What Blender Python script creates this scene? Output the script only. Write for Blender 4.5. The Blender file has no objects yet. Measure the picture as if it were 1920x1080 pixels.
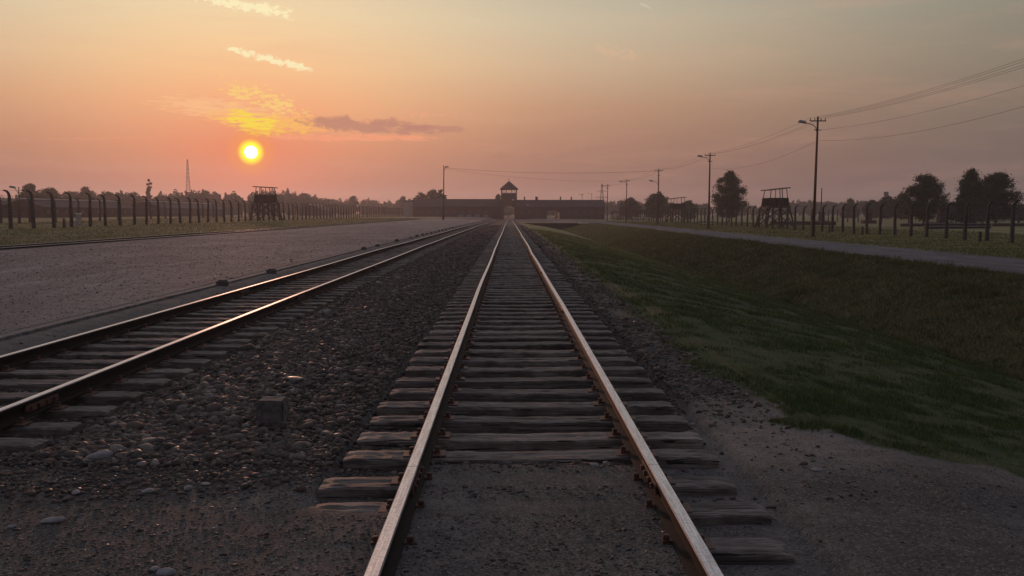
import bpy, math, random
import numpy as np
from mathutils import Vector, Matrix

# ------------------------------------------------------------------ camera, sky, sun, exposure
S = bpy.context.scene
random.seed(7); RNG = np.random.default_rng(7)
CAM_Z = 1.72
PITCH = math.atan(141/1728)
cam = bpy.data.cameras.new('camera'); cam_o = bpy.data.objects.new('camera', cam)
S.collection.objects.link(cam_o); S.camera = cam_o
cam.sensor_width = 36; cam.lens = 32.4; cam.clip_start = 0.05; cam.clip_end = 6000
cam_o.location = (0, 0, CAM_Z)
cam_o.rotation_euler = (math.pi/2 - PITCH, 0, -math.atan(5/1728))

SUN_AZ = math.radians(-15.52)      # left of the track direction (+Y)
SUN_EL = math.radians(3.58)
SUN_D = Vector((math.sin(SUN_AZ)*math.cos(SUN_EL), math.cos(SUN_AZ)*math.cos(SUN_EL), math.sin(SUN_EL)))

S.view_settings.view_transform = 'Standard'; S.view_settings.look = 'None'
S.view_settings.exposure = 0.0; S.view_settings.gamma = 1.0
S.cycles.volume_bounces = 1; S.cycles.max_bounces = 6; S.cycles.sample_clamp_indirect = 1.2; S.cycles.sample_clamp_direct = 2.5
S.cycles.use_denoising = True

def lin(r, g, b):
    f = lambda c: (c/255/12.92) if c/255 <= .04045 else ((c/255+.055)/1.055)**2.4
    return (f(r), f(g), f(b), 1)

world = bpy.data.worlds.new("World"); S.world = world; world.use_nodes = True
NT = world.node_tree; NT.nodes.clear()

class G:                                     # tiny node-graph helper
    def __init__(s, nt): s.nt = nt
    def n(s, t, **k):
        x = s.nt.nodes.new(t)
        for a, b in k.items(): setattr(x, a, b)
        return x
    def put(s, sock, v):
        if isinstance(v, bpy.types.NodeSocket): s.nt.links.new(v, sock)
        elif v is not None:
            if isinstance(v, (tuple, list)) and len(v) == 3 and sock.type == 'RGBA': v = (*v, 1)
            sock.default_value = v
    def m(s, op, a, b=None, c=None, clamp=False):
        x = s.n('ShaderNodeMath', operation=op, use_clamp=clamp)
        s.put(x.inputs[0], a)
        if b is not None: s.put(x.inputs[1], b)
        if c is not None: s.put(x.inputs[2], c)
        return x.outputs[0]
    def mr(s, v, a, b, c=0., d=1., smooth=True):
        x = s.n('ShaderNodeMapRange'); x.interpolation_type = 'SMOOTHSTEP' if smooth else 'LINEAR'
        for i, q in enumerate((v, a, b, c, d)): s.put(x.inputs[i], q)
        return x.outputs[0]
    def mix(s, f, a, b, mode='MIX'):
        x = s.n('ShaderNodeMix', data_type='RGBA', blend_type=mode)
        s.put(x.inputs[0], f); s.put(x.inputs[6], a); s.put(x.inputs[7], b)
        return x.outputs[2]
    def ramp(s, f, stops, interp='LINEAR'):
        x = s.n('ShaderNodeValToRGB'); x.color_ramp.interpolation = interp
        e = x.color_ramp.elements
        while len(e) < len(stops): e.new(0.5)
        for q, (p, c) in zip(e, stops): q.position = p; q.color = c if len(c) == 4 else (*c, 1)
        s.put(x.inputs[0], f); return x.outputs[0]
    def noise(s, vec, scale, detail=4, rough=.55, dist=0.):
        x = s.n('ShaderNodeTexNoise'); s.put(x.inputs['Vector'], vec)
        x.inputs['Scale'].default_value = scale; x.inputs['Detail'].default_value = detail
        x.inputs['Roughness'].default_value = rough; x.inputs['Distortion'].default_value = dist
        return x.outputs['Fac']
    def vec(s, x, y, z):
        c = s.n('ShaderNodeCombineXYZ')
        for i, q in enumerate((x, y, z)): s.put(c.inputs[i], q)
        return c.outputs[0]

def build_sky():
    g = G(NT)
    tc = g.n('ShaderNodeTexCoord'); sep = g.n('ShaderNodeSeparateXYZ'); NT.links.new(tc.outputs['Generated'], sep.inputs[0])
    dx, dy, dz = sep.outputs
    az = g.m('ARCTAN2', dx, dy)                              # 0 = along the track, positive to the right
    el = g.m('ARCSINE', dz)
    da = g.m('SUBTRACT', az, SUN_AZ)
    ada = g.m('ABSOLUTE', da)
    E = lambda v: v/0.6
    f_el = g.m('DIVIDE', g.m('MAXIMUM', el, 0.0), 0.6)
    warm = g.ramp(f_el, [(0, lin(146,100,88)), (E(.03), lin(176,118,98)), (E(.07), lin(214,148,114)), (E(.11), lin(236,180,134)),
                         (E(.155), lin(240,203,154)), (E(.20), lin(236,214,172)), (E(.25), lin(226,212,182)), (1, lin(128,144,164))])
    mid = g.ramp(f_el, [(0, lin(132,95,86)), (E(.03), lin(148,106,93)), (E(.07), lin(172,125,104)), (E(.11), lin(196,150,120)),
                        (E(.155), lin(211,182,150)), (E(.20), lin(210,196,168)), (E(.25), lin(188,184,166)), (1, lin(122,138,160))])
    cool = g.ramp(f_el, [(0, lin(104,92,91)), (E(.03), lin(113,97,93)), (E(.07), lin(120,106,97)), (E(.11), lin(130,117,104)),
                         (E(.155), lin(140,130,115)), (E(.20), lin(142,138,124)), (E(.25), lin(136,138,130)), (1, lin(108,122,142))])
    base = g.mix(g.mr(ada, .0, .36), warm, mid)
    base = g.mix(g.mr(ada, .22, .86), base, cool)
    base = g.mix(g.mr(ada, .85, 1.9), base, lin(108, 108, 118))                       # away from the sun the sky is slate blue
    base = g.mix(g.mr(el, .26, .8), base, lin(140, 144, 160))
    base = g.mix(g.mr(el, .6, 1.5), base, lin(118, 130, 154))
    # physical sky under the tuned twilight gradient
    sky = g.n('ShaderNodeTexSky'); sky.sky_type = 'NISHITA'; sky.sun_disc = False
    sky.sun_elevation = SUN_EL; sky.sun_rotation = SUN_AZ; sky.dust_density = 6; sky.air_density = 1.2
    sk = g.mix(1.0, sky.outputs[0], (.1, .1, .1, 1), 'MULTIPLY')
    base = g.mix(.06, base, sk)
    # angular distance to the sun (flat approximation is fine near it)
    dd = g.m('SQRT', g.m('ADD', g.m('POWER', da, 2), g.m('POWER', g.m('SUBTRACT', el, SUN_EL), 2)))
    dl = g.m('SQRT', g.m('ADD', g.m('POWER', g.m('MULTIPLY', da, .75), 2), g.m('POWER', g.m('MULTIPLY', g.m('SUBTRACT', el, SUN_EL - .012), 1.0), 2)))
    gl = g.m('EXPONENT', g.m('MULTIPLY', g.m('POWER', g.m('DIVIDE', dl, .062), 1.25), -1))
    base = g.mix(g.m('MULTIPLY', gl, .85), base, lin(250, 126, 84))
    # ---- clouds, in angular coordinates; p = (x - 955)/1728, q = (399 - y)/1728
    uv = g.vec(g.m('TANGENT', g.m('MULTIPLY', az, .999)), g.m('MULTIPLY', el, 1.0), 0)
    def streak(px0, py0, px1, py1, w, tex, lo, hi, strength, taper=.3):
        def ang(px, py):                     # direction of a photo pixel as (tan azimuth, elevation)
            cx_, cy_ = (px-960)/1728, (540-py)/1728; c, q = math.cos(PITCH), math.sin(PITCH)
            fy, fz = c+cy_*q, -q+cy_*c; yw = math.atan(5/1728)
            X_, Y_ = cx_*math.cos(yw)+fy*math.sin(yw), fy*math.cos(yw)-cx_*math.sin(yw)
            return Vector((X_/Y_, math.atan2(fz, math.hypot(X_, Y_))))
        A = ang(px0, py0); B = ang(px1, py1)
        L = (B-A).length; t = (B-A)/L; nrm = Vector((-t.y, t.x))
        s2 = g.n('ShaderNodeSeparateXYZ'); NT.links.new(uv, s2.inputs[0]); U, V, _ = s2.outputs
        du = g.m('SUBTRACT', U, A.x); dv = g.m('SUBTRACT', V, A.y)
        al = g.m('DIVIDE', g.m('ADD', g.m('MULTIPLY', du, t.x), g.m('MULTIPLY', dv, t.y)), L)
        ac = g.m('ABSOLUTE', g.m('ADD', g.m('MULTIPLY', du, nrm.x), g.m('MULTIPLY', dv, nrm.y)))
        m1 = g.m('MULTIPLY', g.mr(al, -.05, taper), g.mr(al, 1.05, 1-taper))
        m2 = g.mr(ac, w/1728, 0)
        m = g.m('MULTIPLY', m1, m2)
        return g.m('MULTIPLY', g.mr(g.m('ADD', m, g.m('SUBTRACT', tex, 1.0)), lo, hi), g.m('MULTIPLY', g.mr(m, 0, .22), strength))
    def tex(sx, sy, sc, det=7, rot=0, off=0):
        mp = g.n('ShaderNodeMapping'); NT.links.new(uv, mp.inputs[0]); mp.inputs['Rotation'].default_value = (0, 0, rot)
        mp.inputs['Location'].default_value = (off, off*.7, off*.3)
        mp.inputs['Scale'].default_value = (sx, sy, 1)
        a = g.noise(mp.outputs[0], sc, det, .65, .3)
        return g.m('ADD', g.m('MULTIPLY', g.m('SUBTRACT', a, .5), 2.6), .5)
    tA = tex(1, 1.8, 150, 5, .12, 3.1); tB = tex(.75, 4.6, 78, 6, .07, 7.7); tC = tex(1, 2.2, 34, 7, .0, 1.3); tS = tex(.35, 3, 12, 5, .1, 5.)
    tD = tex(1, 2.6, 150, 4, .1, 9.3)
    pale = lin(255, 240, 190); gold = lin(255, 222, 56); dark = lin(186, 128, 108)
    base = g.mix(g.m('MULTIPLY', g.mr(tS, .4, 1.1), .16), base, lin(226, 168, 140))       # faint high veils
    for a in ((340,-16,580,34,20,tA,-.15,.35,1.,.35), (400,82,612,139,14,tA,-.05,.4,.95,.3), (545,118,604,136,7,tA,-.1,.4,.7,.4)):
        base = g.mix(streak(*a), base, pale)
    base = g.mix(streak(225, 180, 640, 236, 34, tB, -.25, .45, .8, .45), base, lin(255, 196, 138))
    base = g.mix(streak(350, 140, 640, 226, 50, tD, .30, .55, .9, .4), base, lin(255, 212, 120))
    base = g.mix(streak(300, 208, 720, 246, 36, tB, -.05, .45, .85, .4), base, lin(255, 186, 98))
    base = g.mix(streak(500, 222, 900, 246, 28, tC, -.02, .4, .85, .4), base, dark)
    base = g.mix(streak(690, 236, 905, 242, 13, tC, .0, .4, .7, .3), base, dark)
    base = g.mix(streak(380, 236, 660, 244, 40, tD, .18, .65, .9, .45), base, lin(255, 196, 70))
    base = g.mix(streak(385, 218, 560, 240, 46, tB, .02, .5, 1.0, .45), base, gold)
    base = g.mix(streak(420, 257, 900, 257, 12, tB, -.15, .5, .75, .35), base, lin(252, 160, 116))
    base = g.mix(streak(-20, 262, 360, 257, 6, tB, .1, .7, .35, .3), base, lin(240, 160, 122))
    base = g.mix(streak(860, 292, 1130, 292, 8, tB, .1, .7, .35, .3), base, lin(158, 112, 102))
    base = g.mix(streak(1085, 82, 1220, 112, 26, tA, .2, .7, .5, .3), base, lin(226, 184, 148))
    base = g.mix(streak(700, 205, 900, 222, 22, tA, .3, .7, .5, .3), base, lin(240, 168, 130))
    base = g.mix(streak(1195, 4, 1225, 18, 4, tA, -.3, .3, .4, .3), base, lin(226, 208, 182))
    # solar aureole and disc
    base = g.mix(g.m('MULTIPLY', g.mr(dd, .030, .010), .7), base, lin(255, 150, 50))
    base = g.mix(g.mr(dd, .0150, .0074), base, (1.35, 1.15, .0, 1))
    base = g.mix(g.mr(dd, .0074, .0048), base, (5.0, 4.4, 3.2, 1))
    bg = g.n('ShaderNodeBackground'); bg.inputs[1].default_value = 1.0; NT.links.new(base, bg.inputs[0])
    out = g.n('ShaderNodeOutputWorld'); NT.links.new(bg.outputs[0], out.inputs[0])
build_sky()

sl = bpy.data.lights.new('sun', 'SUN'); sun = bpy.data.objects.new('sun', sl); S.collection.objects.link(sun)
sl.energy = 1.1; sl.angle = math.radians(3.0); sl.color = (1.0, .47, .30)
sun.rotation_euler = (-SUN_D).to_track_quat('-Z', 'Y').to_euler()

# ------------------------------------------------------------------ helpers
def link(o): S.collection.objects.link(o); return o
def tag(o, label=None, cat=None, group=None, kind=None):
    if label: o['label'] = label
    if cat: o['category'] = cat
    if group: o['group'] = group
    if kind: o['kind'] = kind
    return o
def empty(name, loc=(0,0,0), rz=0):
    o = bpy.data.objects.new(name, None); o.location = loc; o.rotation_euler = (0,0,rz); o.empty_display_size = .3
    return link(o)
def mesh_np(name, V, F, mat=None, parent=None, smooth=False):
    """V (n,3), F (m,k) with one k, fast path"""
    V = np.asarray(V, np.float32); F = np.asarray(F, np.int32)
    me = bpy.data.meshes.new(name); k = F.shape[1]
    me.vertices.add(len(V)); me.vertices.foreach_set('co', V.ravel())
    me.loops.add(F.size); me.loops.foreach_set('vertex_index', F.ravel())
    me.polygons.add(len(F)); me.polygons.foreach_set('loop_start', np.arange(0, F.size, k, dtype=np.int32))
    if smooth: me.polygons.foreach_set('use_smooth', np.ones(len(F), bool))
    me.update(calc_edges=True); me.validate()
    if mat: me.materials.append(mat)
    o = bpy.data.objects.new(name, me); o.parent = parent
    return link(o)
class MB:
    def __init__(s): s.v = []; s.f = []
    def box(s, c, size, rot=None, taper=1.0):
        hx, hy, hz = [q/2 for q in size]; b = len(s.v); c = Vector(c)
        for z in (-1, 1):
            k = taper if z > 0 else 1
            for x, y in ((-1,-1),(1,-1),(1,1),(-1,1)):
                p = Vector((x*hx*k, y*hy*k, z*hz))
                if rot is not None: p = rot @ p
                s.v.append(tuple(c+p))
        s.f += [tuple(b+i for i in q) for q in ((3,2,1,0),(4,5,6,7),(0,1,5,4),(1,2,6,5),(2,3,7,6),(3,0,4,7))]
        return s
    def bar(s, a, b, w, h=None, w2=None):
        a = Vector(a); b = Vector(b); d = b-a; h = h or w
        q = d.to_track_quat('Z', 'Y').to_matrix()
        return s.box((a+b)/2, (w, h, d.length), q, (w2/w) if w2 else 1.0)
    def tube(s, pts, r, n=6, r2=None, cap=True):
        pts = [Vector(p) for p in pts]; base = len(s.v); m = len(pts)
        for i, p in enumerate(pts):
            d = (pts[min(i+1,m-1)]-pts[max(i-1,0)]).normalized()
            q = d.to_track_quat('Z', 'Y').to_matrix()
            rr = r if r2 is None else r+(r2-r)*i/(m-1)
            for k in range(n):
                a = 2*math.pi*k/n
                s.v.append(tuple(p+q@Vector((math.cos(a)*rr, math.sin(a)*rr, 0))))
        for i in range(m-1):
            for k in range(n):
                k2 = (k+1) % n
                s.f.append((base+i*n+k, base+i*n+k2, base+(i+1)*n+k2, base+(i+1)*n+k))
        if cap:
            s.f.append(tuple(base+k for k in reversed(range(n)))); s.f.append(tuple(base+(m-1)*n+k for k in range(n)))
        return s
    def poly(s, pts, f):
        b = len(s.v); s.v += [tuple(p) for p in pts]; s.f += [tuple(b+i for i in q) for q in f]; return s
    def prism(s, pts2, y0, y1):               # (x, z) outline, counter-clockwise seen from -Y
        n = len(pts2); b = len(s.v)
        s.v += [(x, y0, z) for x, z in pts2] + [(x, y1, z) for x, z in pts2]
        s.f.append(tuple(range(b, b+n))); s.f.append(tuple(reversed(range(b+n, b+2*n))))
        for i in range(n):
            j = (i+1) % n; s.f.append((b+j, b+i, b+n+i, b+n+j))
        return s
    def build(s, name, mat, parent=None, smooth=False, bevel=0):
        me = bpy.data.meshes.new(name); me.from_pydata(s.v, [], s.f); me.update()
        if mat: me.materials.append(mat)
        if smooth:
            for p in me.polygons: p.use_smooth = True
        o = bpy.data.objects.new(name, me); o.parent = parent; link(o)
        if bevel:
            md = o.modifiers.new('b', 'BEVEL'); md.width = bevel; md.segments = 2; md.limit_method = 'ANGLE'
        return o
def kids(o): return [c for c in bpy.data.objects if c.parent == o]
def copy_tree(o, parent=None, ch=None):
    c = o.copy(); link(c)
    if parent is not None: c.parent = parent
    for k in (ch[o] if ch else kids(o)): copy_tree(k, c, ch)
    return c
def tree_of(o, d=None):
    d = {} if d is None else d
    d[o] = kids(o)
    for k in d[o]: tree_of(k, d)
    return d

# value noise for geometry
_LAT = RNG.random((512, 512))
def vnoise(x, y, s):
    x = np.asarray(x)*s+100.3; y = np.asarray(y)*s+57.1
    xi = np.floor(x).astype(int); yi = np.floor(y).astype(int); fx = x-xi; fy = y-yi
    fx = fx*fx*(3-2*fx); fy = fy*fy*(3-2*fy)
    L = lambda a, b: _LAT[a % 512, b % 512]
    return (L(xi,yi)*(1-fx)+L(xi+1,yi)*fx)*(1-fy)+(L(xi,yi+1)*(1-fx)+L(xi+1,yi+1)*fx)*fy - .5
def sst(x, a, b):
    t = np.clip((np.asarray(x, float)-a)/(b-a), 0, 1); return t*t*(3-2*t)

# ------------------------------------------------------------------ materials
def mat(name, rough=.8, metal=0.):
    m = bpy.data.materials.new(name); m.use_nodes = True; nt = m.node_tree
    b = nt.nodes['Principled BSDF']; b.inputs['Roughness'].default_value = rough; b.inputs['Metallic'].default_value = metal
    b.inputs['Specular IOR Level'].default_value = .35
    return m, G(nt), b
def co(g, kind='Object'):
    t = g.n('ShaderNodeTexCoord'); return t.outputs[kind]
def world_pos(g): return g.n('ShaderNodeNewGeometry').outputs['Position']
def mapped(g, v, sc):
    mp = g.n('ShaderNodeMapping'); g.nt.links.new(v, mp.inputs[0]); mp.inputs['Scale'].default_value = sc; return mp.outputs[0]
def bump(g, b, h, strength, dist):
    x = g.n('ShaderNodeBump'); x.inputs['Strength'].default_value = strength; x.inputs['Distance'].default_value = dist
    g.put(x.inputs['Height'], h); g.nt.links.new(x.outputs[0], b.inputs['Normal'])
def noisy(name, c1, c2, scale=8, rough=.85, bs=.3, bd=.01, stretch=(1,1,1), metal=0., space='pos', c3=None, s3=.5):
    m, g, b = mat(name, rough, metal)
    v = world_pos(g) if space == 'pos' else co(g)
    v = mapped(g, v, stretch)
    n = g.noise(v, scale, 6, .6)
    col = g.mix(g.mr(n, .3, .7), (*c1, 1), (*c2, 1))
    if c3: col = g.mix(g.mr(g.noise(v, scale*s3, 4, .6, .4), .52, .68), col, (*c3, 1))
    g.put(b.inputs['Base Color'], col)
    if bs: bump(g, b, n, bs, bd)
    return m

M = {}
M['concrete'] = noisy('weathered_concrete', (.17,.16,.15), (.30,.285,.265), 6, .9, .4, .01, c3=(.09,.085,.075))
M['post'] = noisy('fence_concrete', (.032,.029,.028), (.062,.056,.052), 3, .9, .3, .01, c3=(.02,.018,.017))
M['wire'] = noisy('rusty_wire', (.05,.035,.03), (.09,.06,.05), 6, .7, 0)
M['pole'] = noisy('pole_timber', (.09,.035,.02), (.16,.07,.045), 3, .8, .3, .01, (8,8,.6))
M['poledark'] = noisy('pole_footing', (.05,.045,.04), (.09,.08,.075), 5, .9, .3, .01)
M['kerb'] = noisy('dusty_kerb', (.10,.092,.085), (.20,.185,.17), 7, .9, .5, .01, c3=(.06,.053,.048))
M['block'] = noisy('rough_block', (.075,.066,.06), (.15,.135,.122), 16, .9, .6, .006, c3=(.05,.043,.04))
M['dkwall'] = noisy('dark_concrete', (.022,.02,.018), (.04,.036,.032), 2, .9, .3, .01)  # even dark tone for the ditch headwall
M['metal'] = noisy('grey_metal', (.20,.19,.18), (.30,.28,.27), 5, .5, 0, metal=.5)
M['dkmetal'] = noisy('dark_steel', (.06,.055,.055), (.10,.09,.085), 5, .6, 0, metal=.3)
M['tower'] = noisy('old_planks', (.05,.03,.022), (.10,.06,.045), 4, .85, .4, .01, (4,4,.5))
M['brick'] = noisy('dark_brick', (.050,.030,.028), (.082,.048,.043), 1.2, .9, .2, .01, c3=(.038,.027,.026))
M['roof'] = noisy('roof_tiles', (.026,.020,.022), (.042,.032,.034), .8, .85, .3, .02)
M['plaster'] = noisy('pale_plaster', (.26,.23,.21), (.36,.33,.30), 1.5, .9, .2, .01)
M['frame'] = noisy('window_frame', (.10,.08,.07), (.14,.11,.10), 4, .7, 0)
M['white'] = noisy('white_paint', (.55,.53,.50), (.68,.66,.62), 4, .6, 0)
M['bark'] = noisy('bark', (.045,.035,.028), (.085,.068,.055), 6, .95, .5, .02, (3,3,.6))
def glass_mat():
    m, g, b = mat('window_glass', .08); b.inputs['Base Color'].default_value = (.05,.06,.075,1)
    b.inputs['Specular IOR Level'].default_value = .6; return m
M['glass'] = glass_mat()
def leaf_mat(name, a, c):
    m, g, b = mat(name, .75); v = world_pos(g)
    col = g.mix(g.mr(g.noise(v, .55, 4, .6), .35, .65), (*a, 1), (*c, 1))
    g.put(b.inputs['Base Color'], col); b.inputs['Specular IOR Level'].default_value = .15
    return m
M['leaf'] = leaf_mat('leaves', (.035,.045,.018), (.075,.085,.035))
M['leaf2'] = leaf_mat('leaves_far', (.04,.05,.025), (.07,.08,.04))
def wood_mat():
    m, g, b = mat('sleeper_wood', .72)
    v = co(g); oi = g.n('ShaderNodeObjectInfo')
    add = g.n('ShaderNodeVectorMath', operation='ADD'); g.nt.links.new(v, add.inputs[0])
    g.put(add.inputs[1], g.vec(g.m('MULTIPLY', oi.outputs['Random'], 37.), g.m('MULTIPLY', oi.outputs['Random'], 11.), 0))
    v = add.outputs[0]
    grain = g.noise(mapped(g, v, (1.2, 34, 34)), 1.6, 7, .65, .4)
    blot = g.noise(mapped(g, v, (2.5, 5, 5)), 1.3, 5, .6)
    cr = g.noise(mapped(g, v, (.9, 22, 22)), 2.2, 3, .5, .8)
    col = g.mix(g.mr(grain, .3, .72), (.075,.061,.053,1), (.290,.252,.226,1))
    col = g.mix(g.mr(blot, .42, .66), col, (.085,.068,.06,1))
    tint = g.ramp(oi.outputs['Random'], [(0,(.62,.6,.6)),(.35,(1,.96,.93)),(.7,(.8,.78,.78)),(1,(1.25,1.18,1.1))])
    col = g.mix(1., col, tint, 'MULTIPLY')
    col = g.mix(g.mr(cr, .60, .66), col, (.012,.01,.009,1))
    g.put(b.inputs['Base Color'], col); bump(g, b, g.m('SUBTRACT', grain, g.m('MULTIPLY', g.mr(cr, .58, .66), .8)), .8, .012)
    b.inputs['Specular IOR Level'].default_value = .3
    return m
M['sleeper'] = wood_mat()
def rail_mat():
    m, g, b = mat('rail_steel', .4, 0.)
    geo = g.n('ShaderNodeNewGeometry'); s2 = g.n('ShaderNodeSeparateXYZ'); g.nt.links.new(geo.outputs['True Normal'], s2.inputs[0])
    pos = geo.outputs['Position']
    n = g.noise(pos, 40, 5, .7); n2 = g.noise(mapped(g, pos, (60,2.5,1)), 1.5, 4, .6)
    at = g.n('ShaderNodeAttribute', attribute_name='head')
    top = g.m('MULTIPLY', at.outputs['Fac'], g.mr(s2.outputs[2], .5, .9))
    rust = g.mix(g.mr(n, .3, .7), (.010,.008,.007,1), (.034,.022,.018,1))
    steel = g.mix(g.mr(g.m('ADD', g.m('MULTIPLY', n, .5), g.m('MULTIPLY', n2, .5)), .38, .62), (.50,.48,.48,1), (.86,.84,.84,1))
    g.put(b.inputs['Base Color'], g.mix(top, rust, steel))
    g.put(b.inputs['Metallic'], g.m('MULTIPLY', top, .92))
    g.put(b.inputs['Roughness'], g.mix(top, (.75,)*3+(1,), g.mix(n, (.33,)*3+(1,), (.50,)*3+(1,))))
    b.inputs['Specular IOR Level'].default_value = .12; bump(g, b, n, .25, .002)
    return m
M['rail'] = rail_mat()
M['rust'] = noisy('rusty_fastener', (.06,.032,.024), (.17,.085,.06), 30, .6, .3, .002, metal=.3)

def stone_mat():
    m, g, b = mat('ballast_stone', .55)
    at = g.n('ShaderNodeAttribute', attribute_name='rnd'); r = at.outputs['Fac']
    col = g.ramp(r, [(0,(.016,.013,.011)),(.25,(.046,.035,.030)),(.45,(.105,.066,.048)),(.6,(.082,.068,.058)),(.8,(.160,.130,.108)),(.93,(.215,.19,.17)),(1,(.36,.34,.31))])
    n = g.noise(world_pos(g), 60, 4, .6)
    col = g.mix(g.mr(n, .35, .75, 0, .5), col, (.04,.032,.028,1))
    g.put(b.inputs['Base Color'], col); g.put(b.inputs['Roughness'], g.m('ADD', g.m('MULTIPLY', g.m('POWER', g.m('FRACT', g.m('MULTIPLY', r, 17.3)), .4), .5), .42))
    bump(g, b, n, .3, .004)
    return m
M['stone'] = stone_mat()
M['palestone'] = noisy('pale_stone', (.16,.15,.145), (.26,.245,.235), 25, .7, .3, .004)

def ground_mat():
    m, g, b = mat('ground_soil', .9); b.inputs['Specular IOR Level'].default_value = .2
    P = world_pos(g)
    at = g.n('ShaderNodeAttribute', attribute_name='zone'); s3 = g.n('ShaderNodeSeparateColor'); g.nt.links.new(at.outputs['Color'], s3.inputs[0])
    zg, zb, zs = s3.outputs                         # grass, ballast, straw bank
    big = g.noise(P, .55, 5, .6); med = g.noise(P, 5, 6, .65); fine = g.noise(P, 45, 5, .7); finer = g.noise(P, 160, 3, .7)
    vo = g.n('ShaderNodeTexVoronoi'); g.nt.links.new(P, vo.inputs['Vector']); vo.inputs['Scale'].default_value = 34
    vo2 = g.n('ShaderNodeTexVoronoi'); g.nt.links.new(P, vo2.inputs['Vector']); vo2.inputs['Scale'].default_value = 85
    vs = g.n('ShaderNodeSeparateColor'); g.nt.links.new(vo.outputs['Color'], vs.inputs[0])
    vs2 = g.n('ShaderNodeSeparateColor'); g.nt.links.new(vo2.outputs['Color'], vs2.inputs[0])
    dirt = g.mix(g.mr(med, .3, .7), (.078,.068,.058,1), (.150,.131,.112,1))
    dirt = g.mix(g.mr(big, .38, .6, 0, .75), dirt, (.050,.045,.040,1))
    dirt = g.mix(g.m('MULTIPLY', zs, g.mr(med, .3, .6, .45, 1.)), dirt, (.215,.175,.150,1))
    dirt = g.mix(g.mr(vs2.outputs[0], .6, 1.0, 0, .7), dirt, (.20,.17,.15,1))
    dirt = g.mix(g.mr(vs2.outputs[1], .7, 1.0, 0, .8), dirt, (.03,.026,.025,1))
    bal = g.ramp(vs.outputs[0], [(0,(.018,.015,.014)),(.4,(.040,.032,.028)),(.75,(.068,.056,.050)),(1,(.13,.112,.10))])
    bal = g.mix(g.mr(fine, .35, .7, 0, .6), bal, (.035,.028,.026,1))
    gr = g.mix(g.mr(med, .3, .7), (.022,.036,.010,1), (.052,.066,.020,1))
    gr = g.mix(g.mr(big, .42, .66, 0, .5), gr, (.070,.060,.025,1))
    gr = g.mix(g.mr(g.noise(P, .09, 3, .5), .45, .62, 0, .5), gr, (.07,.075,.025,1))
    sp = g.n('ShaderNodeSeparateXYZ'); g.nt.links.new(P, sp.inputs[0]); gr = g.mix(g.mr(sp.outputs[1], 20, 100), gr, (.18,.165,.06,1))  # distant grass painted paler, for the sunlight and haze on it
    st = g.noise(mapped(g, P, (1, 5, 1)), 2.2, 6, .7, .8)
    straw = g.mix(g.mr(st, .35, .65), (.050,.050,.020,1), (.105,.088,.036,1))
    gr = g.mix(zs, gr, straw)
    col = g.mix(zb, dirt, bal); col = g.mix(zg, col, gr)
    g.put(b.inputs['Base Color'], col)
    hb = g.m('ADD', g.m('MULTIPLY', vo.outputs['Distance'], -1.4), g.m('MULTIPLY', fine, .6))
    hd = g.m('ADD', g.m('MULTIPLY', fine, 1.0), g.m('MULTIPLY', vo2.outputs['Distance'], -.7))
    h = g.m('ADD', g.m('MULTIPLY', hb, zb), g.m('MULTIPLY', hd, g.m('SUBTRACT', 1., zb)))
    bump(g, b, h, .5, .006)
    return m
M['ground'] = ground_mat()
def gravel_mat():
    m, g, b = mat('compacted_gravel', .9); P = world_pos(g); b.inputs['Specular IOR Level'].default_value = .25
    big = g.noise(mapped(g, P, (.5,.25,1)), .5, 5, .6); med = g.noise(P, 3, 6, .7); fine = g.noise(P, 30, 5, .75)
    vo = g.n('ShaderNodeTexVoronoi'); g.nt.links.new(P, vo.inputs['Vector']); vo.inputs['Scale'].default_value = 50
    vs = g.n('ShaderNodeSeparateColor'); g.nt.links.new(vo.outputs['Color'], vs.inputs[0])
    c = g.mix(g.mr(med, .3, .7), (.19,.170,.158,1), (.32,.285,.262,1))
    c = g.mix(g.mr(big, .38, .62, 0, .8), c, (.14,.12,.11,1))
    c = g.mix(g.mr(g.noise(mapped(g, P, (1.5,.22,1)), .8, 4, .7, .5), .52, .7, 0, .6), c, (.37,.335,.31,1))
    c = g.mix(g.mr(vs.outputs[0], .55, 1, 0, .6), c, (.26,.235,.215,1))
    c = g.mix(g.mr(vs.outputs[1], .7, 1, 0, .7), c, (.05,.042,.038,1))
    gr_ = g.noise(P, 9, 3, .8); c = g.mix(g.mr(gr_, .50, .68, 0, .6), c, (.075,.065,.058,1)); c = g.mix(g.mr(gr_, .48, .34, 0, .6), c, (.27,.25,.23,1))
    g.put(b.inputs['Base Color'], c); bump(g, b, g.m('ADD', g.m('ADD', fine, gr_), g.m('MULTIPLY', vo.outputs['Distance'], -.6)), .8, .03)
    return m
M['gravel'] = gravel_mat()
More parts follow.
